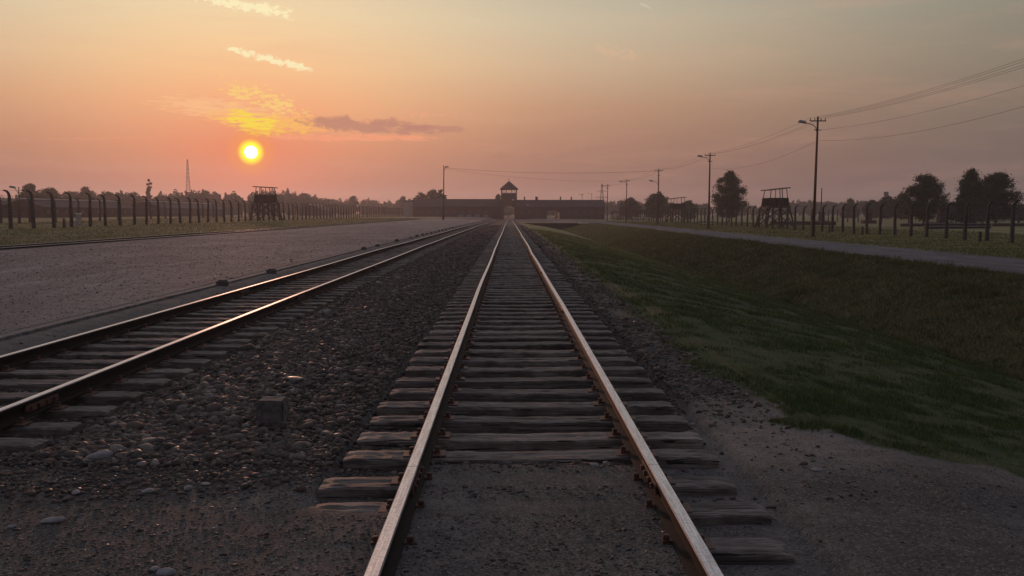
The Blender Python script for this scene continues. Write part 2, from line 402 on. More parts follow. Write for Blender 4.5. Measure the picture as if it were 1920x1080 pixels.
def road_mat():
    m, g, b = mat('pale_asphalt', .8); P = world_pos(g)
    c = g.mix(g.mr(g.noise(mapped(g, P, (1,.3,1)), .8, 5, .65), .3, .7), (.085,.080,.082,1), (.150,.142,.145,1))
    c = g.mix(g.mr(g.noise(P, 12, 4, .7), .5, .8, 0, .6), c, (.08,.072,.07,1))
    c = g.mix(g.mr(g.noise(P, 4, 5, .8), .5, .68, 0, .6), c, (.21,.20,.20,1))
    sp = g.n('ShaderNodeSeparateXYZ'); g.nt.links.new(P, sp.inputs[0]); ex = g.m('ADD', sp.outputs[0], g.m('MULTIPLY', g.noise(P, .9, 4, .6), 1.2)); c = g.mix(g.mr(ex, 20.6, 19.9, 0, .7), c, (.27,.25,.235,1))
    c = g.mix(g.mr(g.noise(mapped(g, P, (.7,.08,1)), 1.1, 4, .6), .5, .62, 0, .55), c, (.060,.056,.056,1))
    b.inputs['Specular IOR Level'].default_value = .1
    g.put(b.inputs['Base Color'], c); bump(g, b, g.m('ADD', g.noise(P, 30, 4, .7), g.noise(P, 5, 4, .8)), .9, .03); return m
M['road'] = road_mat()
def grass_mat():
    m, g, b = mat('grass_blades', .65); P = world_pos(g); b.inputs['Specular IOR Level'].default_value = .2
    c = g.mix(g.mr(g.noise(P, 1.6, 4, .6), .35, .65), (.040,.068,.016,1), (.095,.122,.034,1))
    sp = g.n('ShaderNodeSeparateXYZ'); g.nt.links.new(P, sp.inputs[0]); c = g.mix(g.mr(sp.outputs[1], 18, 90), c, (.20,.18,.062,1))   # sunlight and haze on the far turf, put into the blade colour
    c = g.mix(g.mr(g.noise(P, 18, 3, .6), .5, .7, 0, .55), c, (.095,.085,.035,1))
    g.put(b.inputs['Base Color'], c); return m
M['grass'] = grass_mat()
def straw_mat():
    m, g, b = mat('dry_grass_blades', .7); P = world_pos(g); b.inputs['Specular IOR Level'].default_value = .15
    c = g.mix(g.mr(g.noise(P, .9, 4, .6), .4, .62), (.070,.078,.025,1), (.135,.112,.045,1))
    sp = g.n('ShaderNodeSeparateXYZ'); g.nt.links.new(P, sp.inputs[0]); c = g.mix(g.mr(sp.outputs[1], 60, 150), c, (.24,.20,.075,1))  # far bank colour lightened to carry sunlight and haze
    g.put(b.inputs['Base Color'], c); return m
M['straw'] = straw_mat()
def lawn_mat():
    m, g, b = mat('lawn_blades', .7); P = world_pos(g); b.inputs['Specular IOR Level'].default_value = .1
    c = g.mix(g.mr(g.noise(mapped(g, P, (1,.4,1)), .5, 5, .65), .4, .62), (.11,.125,.040,1), (.21,.18,.065,1))
    g.put(b.inputs['Base Color'], c); return m
M['lawn'] = lawn_mat()

# ------------------------------------------------------------------ terrain
TY = [-60, 45, 80, 118, 221, 400, 2500]; TZ = [0, 0, -.07, -.14, -.58, -1.0, -1.0]
def track_z(y): return np.interp(y, TY, TZ)
PX = [-2500, -75, -60, -46, -24, -20.4, -14]
def ground_z(x, y, detail=True):
    x = np.asarray(x, float); y = np.asarray(y, float); x, y = np.broadcast_arrays(x, y)
    t = track_z(y)
    far = sst(y, 260, 380)
    plat = .13 + .55*t
    left = np.interp(x, PX, [.3, .42, .38, .22, .20, .20, .19])
    left = left*(1-far*.35)
    zl = np.where(x < -14, left, left + (plat-left)*np.clip((x+14)/7.4, 0, 1))
    ditch = 1-sst(y, 199.0, 199.05)
    lip = t-.05
    bot = -2.0*ditch + (-.62)*(1-ditch)
    rl = -.62 - .25*far
    zr = np.where(x < 11.4, lip+(bot-lip)*np.clip((x-2.5)/8.9, 0, 1)**1.3,
         np.where(x < 17.3, bot+(rl-bot)*np.clip((x-11.4)/5.9, 0, 1)**.82,
         np.where(x < 27, rl, np.interp(x, [27, 43, 70, 2500], [-.62, -.84, -.86, -.9]) - .25*far*(x < 80))))
    z = np.where(x < -6.62, zl, np.where(x > 2.5, zr, t))
    if detail:
        mid = (x > -6.45) & (x < 2.5)
        z = z + np.where(x >= 2.5, .045*(1-sst(x, 2.5, 3.8)), 0)
        # ballast lies a little below the sleeper tops; soil covers the sleepers close to the camera
        nz = vnoise(x, y, 1.1)*.9
        in_main = (x > -1.25) & (x < 1.6)
        bury = np.where(x < -.6, 1-(1-.28)*sst(y+nz*.5, 5.0, 5.45)*1.0-.28*sst(y+nz, 6.0, 11.), np.where(x < .9, 1-sst(y+nz*.35, 5.95, 6.5), (1-sst(y+nz, 5.2, 8.5))*.42))
        lev = -.105 + .12*bury
        lev = np.where(in_main, lev, lev)
        lev2 = -.075 + .07*(1-sst(y, 5.8, 7.2))
        base = np.where(in_main, lev, 0)
        base = np.where((x > -6.15) & (x < -3.4), lev2, base)
        hump = .045*np.exp(-((x+2.35)/.75)**2)*sst(y, 6, 9)
        base = np.where((x <= -1.25) & (x >= -3.4), -.045 + .04*(1-sst(y, 5.5, 7.5)) + hump, base)
        base = np.where((x < -5.68) & mid, -.055+.165*sst(-x, 5.70, 6.38), base)
        base = np.where((x >= 1.6) & mid, -.035+.03*(1-sst(y, 6, 9)), base)
        z = z + np.where(mid, base, 0)
        amp = np.where(mid, .009+.009*sst(y, 6.5, 8), .012)*np.clip(1.2-y/60, .25, 1)
        z = z + amp*(vnoise(x, y, 3.1)+.6*vnoise(x, y, 9.)+.35*vnoise(x, y, 23.))
        z = z + np.where((np.abs(x) > 60) | (y > 400), vnoise(x, y, .02)*.5, 0)
        z = z + np.where((x > 2.6) & (x < 19), vnoise(x, y, .5)*.10, 0) + np.where((x > 26.5) | (x < -23), vnoise(x, y, .35)*.10, 0)
    return z
def gz(x, y): return float(ground_z(np.array([x]), np.array([y]), False)[0])

def grass_edge(y): return np.interp(y, [2, 5.2, 6.2, 6.9, 7.6, 9, 11, 15, 30, 60, 200], [6.2, 4.6, 3.7, 2.95, 2.45, 2.2, 2.12, 2.2, 2.3, 2.4, 2.4])
def zones(x, y):
    nz = vnoise(x, y, 1.3)*.5+vnoise(x, y, 4.2)*.3+vnoise(x, y, 13)*.15
    grass = sst(x-grass_edge(y)+nz*(.8+1.3*(1-sst(y, 7, 11))), -.06, .12)*(x > 0)
    grass = np.maximum(grass, sst(-x-22.7+nz*.5, 0, .3))
    grass = np.where((x > 11) & (y < 2.), 1, grass)
    # forecourt before the gate and worn patches
    fc = sst(y, 199, 203)*(np.abs(x+2) < 26)*1.0*sst(-np.abs(x+2)+26, 0, 3)
    grass = grass*(1-fc*.85)
    bal = ((x > -5.85) & (x < 2.4))*1.0
    soil = np.where(x < -.6, 1-sst(y+nz*1.6, 5.0, 6.3), np.where(x < .9, 1-sst(y+nz*.5, 6.0, 6.5), 1-sst(y+nz*1.5, 7.0, 9.5)))
    soil = np.maximum(soil, (x > 1.75)*(sst(nz, -.1, .25))*.8)
    soil = np.where(x < -3.9, 1-sst(y+nz, 5.5, 7.5), soil)
    bal = bal*(1-soil)
    straw = sst(x, 11.2, 11.9)*(x < 18.6)*(.55+.45*sst(vnoise(x, y, .12), -.3, .2))
    straw = np.maximum(straw, sst(-x-23, 0, 2)*.35)
    straw = np.maximum(straw, .55*((x > -6.6) & (x < -5.85)))
    straw = np.maximum(straw, sst(x, 1.35, 1.75)*sst(-x, -3.1, -2.3)*sst(y, 5.6, 6.6)*sst(-y, -9.6, -8.0)*.85*(grass < .5))
    return np.stack([np.clip(grass,0,1), np.clip(bal,0,1), np.clip(straw,0,1)], -1)

def axis(segs):
    out = []
    for a, b, st in segs: out += list(np.arange(a, b-1e-6, st))
    return out
xs = axis([(-2500,-600,190),(-600,-200,40),(-200,-80,10),(-80,-24,2),(-24,-7,.4),(-7,-6.72,.07)]) + [-6.66, -6.60, -6.44, -6.40] + \
     axis([(-6.3,3.2,.05),(3.2,6,.09),(6,19,.22),(19,30,.6),(30,60,2),(60,200,10),(200,600,40),(600,2501,190)])
ys = axis([(-60,-4,4),(-4,3,.25),(3,11,.045)])
y = 11.; st = .05
while y < 2500:
    ys.append(y); st = max(.05, min(st*1.028, 60)); y += st
ys = sorted(set(list(ys)+[198.98, 199.06, 2600.]))
xs = np.array(sorted(set(xs))); ys = np.array(ys)
X, Y = np.meshgrid(xs, ys); Z = ground_z(X, Y)
Z = np.where((X > -6.61) & (X < -6.43), np.minimum(Z, track_z(Y)-.03), Z)      # seat of the kerb
V = np.stack([X, Y, Z], -1).reshape(-1, 3); nx, ny = len(xs), len(ys)
ii = (np.arange(ny-1)[:, None]*nx+np.arange(nx-1)[None, :])
F = np.stack([ii, ii+1, ii+nx+1, ii+nx], -1)
cx = (X[:-1, :-1]+X[1:, 1:])/2; cy = (Y[:-1, :-1]+Y[1:, 1:])/2
m_plat = (cx > -20.4) & (cx < -6.60) & (cy < 225)
m_road = (cx > 19.0) & (cx < 26.2) & (cy < 345)
ZN = zones(V[:, 0], V[:, 1])
def sheet(name, mask, m, kind='structure'):
    f = F[mask].reshape(-1, 4); used, inv = np.unique(f, return_inverse=True)
    o = mesh_np(name, V[used], inv.reshape(-1, 4), m, smooth=True)
    a = o.data.color_attributes.new('zone', 'FLOAT_COLOR', 'POINT')
    c = np.ones((len(used), 4), np.float32); c[:, :3] = ZN[used]; a.data.foreach_set('color', c.ravel())
    return tag(o, kind=kind)
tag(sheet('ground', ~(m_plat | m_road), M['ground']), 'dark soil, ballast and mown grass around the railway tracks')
tag(sheet('gravel_path', m_plat, M['gravel']), 'wide compacted gravel platform left of the tracks')
tag(sheet('road', m_road, M['road']), 'pale asphalt road beyond the grassy ditch')

# kerb along the platform
kb = MB()
yy = 2.0
while yy < 205:
    L = 2.0 if yy < 60 else 8.0
    z0 = float(track_z(yy)); z1 = float(track_z(yy+L)); j = random.uniform(-.008, .008)
    kb.bar((-6.52+j, yy+.006, z0+.02), (-6.52+random.uniform(-.008,.008), yy+L-.006, z1+.02), .17, .25)
    yy += L
tag(kb.build('kerb', M['kerb'], bevel=.012), 'long low concrete edging between platform and track', kind='structure')

# ------------------------------------------------------------------ rails
PROF = [(-.062,0),(.062,0),(.062,.010),(.012,.026),(.009,.045),(.010,.094),(.036,.104),(.036,.130),(.030,.137),(-.030,.137),(-.036,.130),(-.036,.104),(-.010,.094),(-.009,.045),(-.012,.026),(-.062,.010)]
def rail(name, x0, parent, z_off=.013, seed=1, y0=-6, y1=392, buried=0., L=10., first=5.62, wob=.026, emb=False):
    r = random.Random(seed)
    joints = [first+L*k for k in range(-2, 60) if first+L*k < y1]
    off = {j: (r.uniform(-wob, wob), r.uniform(-.012, .012)) for j in joints}
    off[joints[2]] = (0, 0)
    js = [y0]+[j for j in joints if j > y0]+[y1]
    n = len(PROF); Vs = []; Fs = []; head = []
    def at(y):
        jx = np.interp(y, joints, [off[j][0] for j in joints]); jz = np.interp(y, joints, [off[j][1] for j in joints])
        return x0+jx, float(track_z(y))+z_off+jz
    for a, b in zip(js[:-1], js[1:]):
        cnt = 7; base = len(Vs)
        kx = r.uniform(-.014, .014) if a > 8 else 0
        for i in range(cnt):
            y = a+.003+(b-a-.006)*i/(cnt-1); cxr, cz = at(y); bow = kx*math.sin(math.pi*i/(cnt-1))
            for px, pz in PROF: Vs.append((cxr+px+bow, y, cz+pz-buried)); head.append(1. if pz > .1 else 0.)
        for i in range(cnt-1):
            for k in range(n):
                k2 = (k+1) % n
                Fs.append((base+i*n+k2, base+i*n+k, base+(i+1)*n+k, base+(i+1)*n+k2))
        Fs.append(tuple(base+k for k in range(n))); Fs.append(tuple(base+(cnt-1)*n+k for k in reversed(range(n))))
    me = bpy.data.meshes.new(name); me.from_pydata(Vs, [], Fs); me.update(); me.materials.append(M['rail'])
    at_ = me.attributes.new('head', 'FLOAT', 'POINT'); at_.data.foreach_set('value', head)
    o = bpy.data.objects.new(name, me); o.parent = parent; link(o)
    if not emb:
        for j in [q for q in joints if 0 < q < 60]:
            cxr, cz = at(j); f = MB()
            for s in (-1, 1):
                f.box((cxr+s*.024, j, cz+.062), (.016, .56, .062))
                for k in (-.2, -.07, .07, .2): f.box((cxr+s*.040, j+k, cz+.062), (.022, .032, .032))
            f.build('fishplate', M['rust'], o, bevel=.003)
    return o, at

def sleeper_mesh(k):
    r = np.random.default_rng(50+k); nx_, L, W, H = 40, 2.64, .245, .15
    prof = [(-.5,-1),(.5,-1),(.5,-.09),(.465,-.0),(.2,.02),(0,-.03),(-.2,.02),(-.465,-.0),(-.5,-.09)]
    Vs = []; n = len(prof); p1, p2 = r.random(2)*6
    for i in range(nx_):
        x = -L/2+L*i/(nx_-1); e = min(i, nx_-1-i); sh = 1-.05*(e == 0)
        wy = .010*math.sin(x*1.7+p1); wz = .006*math.sin(x*2.9+p2)
        for py, pz in prof:
            Vs.append((x, py*W*sh+wy+r.normal()*.0025, pz*H+wz+r.normal()*.0025-(.012*(e == 0))))
    Fs = []
    for i in range(nx_-1):
        for q in range(n):
            q2 = (q+1) % n; Fs.append((i*n+q, i*n+q2, (i+1)*n+q2, (i+1)*n+q))
    Fs.append(tuple(reversed(range(n)))); Fs.append(tuple((nx_-1)*n+q for q in range(n)))
    me = bpy.data.meshes.new('sleeper'); me.from_pydata(Vs, [], Fs); me.update(); me.materials.append(M['sleeper'])
    return me
SLM = [sleeper_mesh(k) for k in range(6)]
def fastener_mesh():
    f = MB(); f.box((0, 0, .006), (.30, .16, .013))
    for s in (-1, 1):
        f.box((s*.085, .0, .022), (.05, .055, .02)); f.tube([(s*.09, 0, .02), (s*.09, 0, .058)], .014, 6); f.box((s*.09, 0, .046), (.034, .034, .018))
    o = f.build('rail_fastener', M['rust'], bevel=.002); me = o.data; return o
FO = fastener_mesh(); FM = FO.data; bpy.data.objects.remove(FO)

def track(label, cxm, gauge, ysl, seed, nfast, rails_kw):
    root = empty('railway_track', (0, 0, 0)); tag(root, label, 'railway track', 'railway tracks running to the gatehouse')
    r = random.Random(seed)
    R = []
    for s, kw in zip((-1, 1), rails_kw):
        o, at = rail('rail', cxm+s*gauge/2, root, seed=seed*3+s+5, **kw); R.append(at)
    far = MB()
    for i, y in enumerate(ysl):
        z = float(track_z(y))
        dx = r.uniform(-.035, .035); rz = r.uniform(-.008, .008); ddz = r.uniform(-.006, .003)
        if i < 100:
            o = bpy.data.objects.new('sleeper', SLM[r.randrange(6)]); link(o); o.parent = root
            o.location = (cxm+dx, y, z+ddz); o.rotation_euler = (r.uniform(-.012,.012), r.uniform(-.002,.002), rz+(math.pi if r.random() < .5 else 0))
            flip = abs(o.rotation_euler.z) > 1
            o.scale = (1, r.uniform(.88, 1.08), 1)
            if i < nfast:
                for at in R:
                    rx, rzz = at(y)
                    f = bpy.data.objects.new('rail_fastener', FM); link(f); f.parent = o
                    lx = rx-(cxm+dx)
                    f.location = (-lx if flip else lx, 0, rzz-(z+ddz)-.0128)
                    f.rotation_euler = (0, 0, r.uniform(-.05, .05))
        else:
            far.box((cxm+dx, y, z-.07), (2.6, .24, .14))
    o = far.build('sleepers', M['sleeper'], root); o['kind'] = 'stuff'
    return root
def y_of(py, h=CAM_Z): d = h*1728/((py-399)*.9967); return (d-h*math.sin(PITCH))/math.cos(PITCH)
px_list = [1024, 955, 903, 852, 817, 785, 758, 733, 711, 691, 673, 658, 644, 632.5, 621, 611.5, 602, 593.5, 586]
ysl = [y_of(p) for p in px_list]
while ysl[-1] < 375: ysl.append(ysl[-1]+.62+random.uniform(-.035, .035))
MAIN_SL = ysl
track('weathered main track in the middle, leading straight to the gate arch', .15, 1.505, ysl, 1, 60,
      [dict(first=5.62), dict(first=5.66)])
ys2 = [5.6]
while ys2[-1] < 368: ys2.append(ys2[-1]+.63+random.uniform(-.05, .05))
SEC_SL = ys2
track('second track left of the main one, beside the gravel platform', -4.83, 1.505, ys2, 2, 40,
      [dict(first=9.3, wob=.012), dict(first=7.9, wob=.012)])
root3 = empty('railway_track', (0, 0, 0))
tag(root3, 'far left track sunk into the ground between gravel platform and lawn', 'railway track', 'railway tracks running to the gatehouse')
for s, x in ((0, -22.45), (1, -20.95)):
    rail('rail', x, root3, z_off=.135, seed=31+s, y0=2, y1=230, wob=.01, emb=True, L=12)
# the sunk track follows the platform level, not the falling main line
for o in kids(root3):
    me = o.data; n = len(me.vertices); a = np.empty(n*3, np.float32); me.vertices.foreach_get('co', a); a = a.reshape(-1, 3)
    a[:, 2] += -track_z(a[:, 1]) ; me.vertices.foreach_set('co', a.ravel()); me.update()
mb = MB()
for s, x in ((0, -22.45), (1, -20.95)):
    mb.box((x, 116, .165), (.34, 228, .09))
mb.build('sleeper_bed', M['poledark'], root3)

# ------------------------------------------------------------------ stones
def ico(sub):
    import bmesh
    bm = bmesh.new(); bmesh.ops.create_icosphere(bm, subdivisions=sub, radius=1)
    v = np.array([p.co[:] for p in bm.verts]); f = np.array([[q.index for q in p.verts] for p in bm.faces]); bm.free(); return v, f
ICO = {1: ico(1), 2: ico(2)}
def scatter(name, pts, size, sub=1, flat=.55, rnd=None, label=None, smooth=False, sink=.35, rough=.22):
    v, f = ICO[sub]; n = len(pts); nv = len(v)
    size = np.asarray(size)[:, None]
    sc = size*np.stack([RNG.uniform(.75, 1.35, n), RNG.uniform(.55, .95, n), RNG.uniform(.7, 1.2, n)*flat], -1)
    jit = 1+RNG.normal(0, rough, (n, nv, 1))*(.55 if sub == 2 else .7)
    if sub == 2: 
        # keep neighbours coherent: a few cutting planes give worn, angular faces
        P = np.broadcast_to(v, (n, nv, 3)).copy()
        for _ in range(9):
            d = RNG.normal(size=(n, 1, 3)); d /= np.linalg.norm(d, axis=2, keepdims=True)
            t = RNG.uniform(.50, .92, (n, 1)); dot = (P*d).sum(2); over = np.clip(dot-t, 0, None); P -= over[..., None]*d*.85
    else: P = v[None]*jit
    P = P*sc[:, None, :]
    a = RNG.uniform(0, 6.28, n); tl = RNG.normal(0, .38, n); ca, sa, ct, st_ = np.cos(a), np.sin(a), np.cos(tl), np.sin(tl)
    x, y, z = P[..., 0], P[..., 1], P[..., 2]
    y, z = y*ct[:, None]-z*st_[:, None], y*st_[:, None]+z*ct[:, None]
    x, y = x*ca[:, None]-y*sa[:, None], x*sa[:, None]+y*ca[:, None]
    P = np.stack([x, y, z], -1)+pts[:, None, :]
    P[..., 2] += (sc[:, 2:3]*(1-2*sink)*.6)
    Fq = (f[None]+(np.arange(n)*nv)[:, None, None]).reshape(-1, 3)
    o = mesh_np(name, P.reshape(-1, 3), Fq, M['stone'], smooth=smooth)
    r = RNG.random(n) if rnd is None else rnd
    at = o.data.attributes.new('rnd', 'FLOAT', 'POINT'); at.data.foreach_set('value', np.repeat(r, nv).astype(np.float32))
    return tag(o, label, kind='stuff')
def near_sleeper(x, y, c, arr):
    arr = np.asarray(arr); i = np.searchsorted(arr, y); i = np.clip(i, 1, len(arr)-1)
    d = np.minimum(np.abs(y-arr[i]), np.abs(y-arr[i-1]))
    return (np.abs(x-c) < 1.36) & (d < .135)
def field(n, x0, x1, y0, y1, p=1.6):
    """points whose density falls off with distance"""
    u = RNG.random(n); q = 1-p
    yv = (y0**q+u*(y1**q-y0**q))**(1/q); xv = RNG.uniform(x0, x1, n); return xv, yv
# chips over the whole ballast
x, y = field(95000, -6.2, 2.3, 5.4, 150, 1.7)
keep = ~near_sleeper(x, y, .15, MAIN_SL) & ~near_sleeper(x, y, -4.83, SEC_SL)
zz = zones(x, y); keep &= RNG.random(len(x)) < (.05+.95*zz[:, 1]**1.5); keep &= ~((x > -6.1) & (x < -3.4) & (y < 6.5))
for rx in (-.6, .9, -5.58, -4.08): keep &= np.abs(x-rx) > .06
x, y = x[keep], y[keep]
sz = RNG.lognormal(math.log(.017), .38, len(x))*np.clip((y/9)**.42, .8, 2.4)
scatter('gravel', np.stack([x, y, ground_z(x, y)], -1), sz, 1, .6, RNG.beta(1.6, 2.3, len(x)), 'small broken ballast chips around both tracks')
# larger rounded cobbles between the tracks
x, y = field(11000, -3.45, -1.3, 6.4, 55, 1.5)
w = np.exp(-((x+2.75)/.62)**2)*.95+.14+.25*(vnoise(x, y, .9) > .12); keep = (RNG.random(len(x)) < w); x, y = x[keep], y[keep]
sz = RNG.lognormal(math.log(.030), .42, len(x))
scatter('gravel', np.stack([x, y, ground_z(x, y)+.006], -1), sz, 2, .55, np.clip(RNG.beta(1.8, 2.2, len(x)), 0, .97), 'rounded cobbles heaped between the two tracks', True)
x, y = field(26000, -3.6, -1.15, 6.2, 45, 1.6)
k_ = RNG.random(len(x)) < .25+.75*np.exp(-((x+2.4)/.8)**2); x, y = x[k_], y[k_]
sz = RNG.lognormal(math.log(.021), .38, len(x))*np.clip((y/12)**.3, 1, 1.6)
scatter('gravel', np.stack([x, y, ground_z(x, y)+.008], -1), sz, 2, .6, RNG.beta(1.5, 2.6, len(x)), 'angular broken stones between the two tracks', False)
# fine grit on the bare soil near the camera
x, y = field(120000, -6.4, 6.4, 2.9, 9.5, 1.6)
keep = (zones(x, y)[:, 0] < .3) & (RNG.random(len(x)) < np.where(x > 1.0, .16+.5*(vnoise(x, y, 1.2) > .15), .75)); keep &= ~(near_sleeper(x, y, .15, MAIN_SL) & (y > 5)); x, y = x[keep], y[keep]
sz = RNG.lognormal(math.log(.0056), .48, len(x))*np.where(x > 1.2, .75, 1)
scatter('gravel', np.stack([x, y, ground_z(x, y)], -1), sz, 1, .4, RNG.beta(1.4, 1.9, len(x)), 'fine grit strewn over the bare soil')

def single_stone(px, py, L, W, H, rz, label, m='palestone', seed=0, tilt=0):
    yy = y_of(py, CAM_Z); d = yy*math.cos(PITCH)+CAM_Z*math.sin(PITCH); xx = (px-955)/1728*d
    v, f = ico(3); r = np.random.default_rng(seed); P = v.copy()
    for _ in range(7):
        dd = r.normal(size=3); dd /= np.linalg.norm(dd); t = r.uniform(.55, .92); ov = np.clip(P@dd-t, 0, None); P -= ov[:, None]*dd*.85
    P[:, 1] *= 1-.35*P[:, 0]*.6
    P = P*np.array([L/2, W/2, H/2])
    o = mesh_np('stone', P, f, M[m], smooth=True)
    o.location = (xx, yy, float(ground_z(np.array([xx]), np.array([yy]))[0])+H*.22); o.rotation_euler = (0, tilt, rz)
    return tag(o, label, 'stone', 'loose stones lying on the bare soil')
single_stone(186, 855, .20, .095, .085, .15, 'large elongated grey stone on the soil near the left track end', seed=3, tilt=-.25)
single_stone(352, 916, .062, .05, .04, .4, 'small light oval stone, next to a flat pale one', seed=4, tilt=-.3)
single_stone(386, 908, .075, .05, .022, 0, 'thin flat pale stone beside the small oval one', seed=5)
single_stone(278, 922, .085, .06, .04, .1, 'grey angular stone left of the small oval one', seed=6)
single_stone(144, 924, .07, .06, .04, 2.4, 'dull grey pointed stone below the elongated large stone', seed=7)
single_stone(100, 977, .15, .07, .042, .1, 'long pale wedge shaped stone lowest at the left', seed=8, tilt=-.12)
single_stone(312, 1076, .095, .06, .05, .15, 'pale rounded stone cut by the bottom edge of the photo', seed=9)
single_stone(291, 1068, .05, .045, .035, .5, 'small pale stone touching the rounded one at the bottom edge', seed=10)
single_stone(24, 985, .05, .035, .02, 0, 'tiny flat pale stone nearest the left edge', seed=11)
single_stone(614, 586, .17, .14, .14, .3, 'brownish round boulder among the cobbles between the tracks', 'concrete', seed=12)
single_stone(1532, 882, .085, .055, .03, .2, 'lone grey stone on the bare soil right of the main track', seed=13)

x, y = field(60000, -20.2, -6.7, 8, 110, 1.6)
sz = RNG.lognormal(math.log(.0085), .4, len(x))*np.clip((y/14)**.4, .8, 1.6)
scatter('gravel', np.stack([x, y, ground_z(x, y)-.002], -1), sz, 1, .5, np.clip(RNG.beta(1.3, 1.5, len(x)), 0, .97), 'loose grit on the compacted platform left of the tracks')

# square concrete marker between the tracks
import bmesh
bm = bmesh.new(); bmesh.ops.create_cube(bm, size=1); bmesh.ops.bevel(bm, geom=list(bm.edges), offset=.06, segments=2, affect='EDGES')
bmesh.ops.subdivide_edges(bm, edges=list(bm.edges), cuts=3, use_grid_fill=True)
_r = random.Random(3)
for v in bm.verts:
    k = .95-.05*v.co.z; v.co = Vector((v.co.x*.235*k, v.co.y*.235*k, v.co.z*.23+.10))+Vector((_r.gauss(0, .0022), _r.gauss(0, .0022), _r.gauss(0, .0022)))
me = bpy.data.meshes.new('marker_stone'); bm.to_mesh(me); bm.free(); me.materials.append(M['block']); o = link(bpy.data.objects.new('marker_stone', me))
o.location = (-1.985, 7.62, gz(-1.985, 7.62)-.045); o.rotation_euler = (0, 0, .05)
tag(o, 'square concrete block standing in the ballast between the tracks', 'marker stone')
# low stubs on the platform edge
ORD = 'first second third fourth fifth sixth seventh eighth ninth tenth eleventh twelfth thirteenth fourteenth fifteenth sixteenth'.split()
first = None
for i, yk in enumerate((20.4, 24.6, 40.4, 44.4, 52.2, 59.6, 63.7, 67.7, 71.3, 75, 79.5, 83, 88, 92.5, 98, 104, 111, 119)):
    if first is None:
        k = MB(); k.box((0, 0, .06), (.24, .24, .30), taper=.85); k.box((.02, .0, .20), (.19, .22, .08), taper=.7)
        first = k.build('edge_stub', M['poledark'], bevel=.015); o = first
    else: o = first.copy(); link(o)
    o.location = (-6.36+random.uniform(-.03, .03), yk, float(track_z(yk))+.0); o.rotation_euler = (0, 0, random.uniform(-.2, .2)); s = random.uniform(.8, 1.1); o.scale = (s, s, s)
    lab = {0: 'dark concrete stub on the platform kerb, the nearest one', 1: 'dark concrete stub on the kerb, second from the camera'}.get(i, 'dark stub in the distant kerb row, ' + ORD[i-2] + ' beyond the gap')
    tag(o, lab, 'concrete stub', 'concrete stubs along the platform kerb')

# ------------------------------------------------------------------ grass
def blades(name, x, y, h, w, m, label, lean=.5):
    n = len(x); z = ground_z(x, y)-.004
    a = RNG.uniform(0, 6.28, n); la = RNG.uniform(0, 6.28, n); ln = RNG.uniform(.1, lean, n)*h
    bx, by = np.cos(a)*w/2, np.sin(a)*w/2
    V = np.stack([np.stack([x-bx, y-by, z], -1), np.stack([x+bx, y+by, z], -1), np.stack([x+np.cos(la)*ln, y+np.sin(la)*ln, z+h], -1)], 1).reshape(-1, 3)
    o = mesh_np(name, V, np.arange(n*3).reshape(-1, 3), m); return tag(o, label, kind='stuff')
x, y = field(430000, 2.0, 11.6, 5.2, 110, 1.7)
x = 2.0+(x-2.0)*np.clip(y/12, .75, 1)
zz = zones(x, y)[:, 0]; tuft = sst(vnoise(x, y, 2.2)+.6*vnoise(x, y, 6.), -.30, .30)
weed = (np.abs(x-grass_edge(y)+.25) < .45)*(vnoise(x, y, 3.)+.6*vnoise(x, y, 9.) > .30)*.8
keep = RNG.random(len(x)) < np.maximum(zz*(.25+.75*tuft), weed); x, y, tuft = x[keep], y[keep], tuft[keep]
h = RNG.uniform(.018, .045, len(x))*(.5+1.1*tuft)*np.clip((y/9)**.35, .9, 2.2); w = .0055*np.clip((y/8)**.85, 1, 9)
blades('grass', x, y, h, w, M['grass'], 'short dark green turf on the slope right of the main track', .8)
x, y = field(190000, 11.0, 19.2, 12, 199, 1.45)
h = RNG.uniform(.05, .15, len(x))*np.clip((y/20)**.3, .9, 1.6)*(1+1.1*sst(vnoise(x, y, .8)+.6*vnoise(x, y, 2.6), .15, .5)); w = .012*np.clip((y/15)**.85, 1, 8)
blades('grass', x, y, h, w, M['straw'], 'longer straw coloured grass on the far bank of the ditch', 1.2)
x, y = field(90000, 25.9, 62, 40, 260, 1.4)
h = RNG.uniform(.06, .16, len(x)); w = np.full(len(x), .06)*np.clip(y/80, .8, 3)
blades('grass', x, y, h, w, M['lawn'], 'grass verge between the road and the right fence')
x, y = field(90000, -75, -22.9, 28, 260, 1.4)
h = RNG.uniform(.05, .13, len(x)); w = np.full(len(x), .05)*np.clip(y/80, .6, 3)
blades('grass', x, y, h, w, M['lawn'], 'yellowing lawn between the sunk track and the left fence')

# ------------------------------------------------------------------ fences
def post_mesh(side):
    m = MB(); pts = [(0, -.3), (0, 1.5), (0, 2.9), (.02, 3.15), (.09, 3.36), (.22, 3.50), (.38, 3.56), (.50, 3.58)]
    wd = [.30, .26, .215, .205, .19, .175, .15, .12]
    n = len(pts); b = 0
    for i, (px, pz) in enumerate(pts):
        a = pts[max(i-1, 0)]; c = pts[min(i+1, n-1)]; d = Vector((c[0]-a[0], 0, c[1]-a[1])).normalized(); nr = Vector((d.z, 0, -d.x))
        for sx, sy in ((-1,-1),(1,-1),(1,1),(-1,1)):
            p = Vector((px, 0, pz))+nr*sx*wd[i]/2; m.v.append((p.x*side, sy*wd[i]/2*.9, p.z))
    for i in range(n-1):
        for k in range(4):
            k2 = (k+1) % 4; q = (i*4+k, i*4+k2, (i+1)*4+k2, (i+1)*4+k); m.f.append(q if side > 0 else q[::-1])
    q = tuple((n-1)*4+k for k in range(4)); m.f.append(q if side > 0 else q[::-1])
    for zz_ in [.45+.29*i for i in range(10)]: m.box((-side*.13, 0, zz_), (.05, .04, .05))     # insulators
    o = m.build('post', M['post']); me = o.data; bpy.data.objects.remove(o); return me
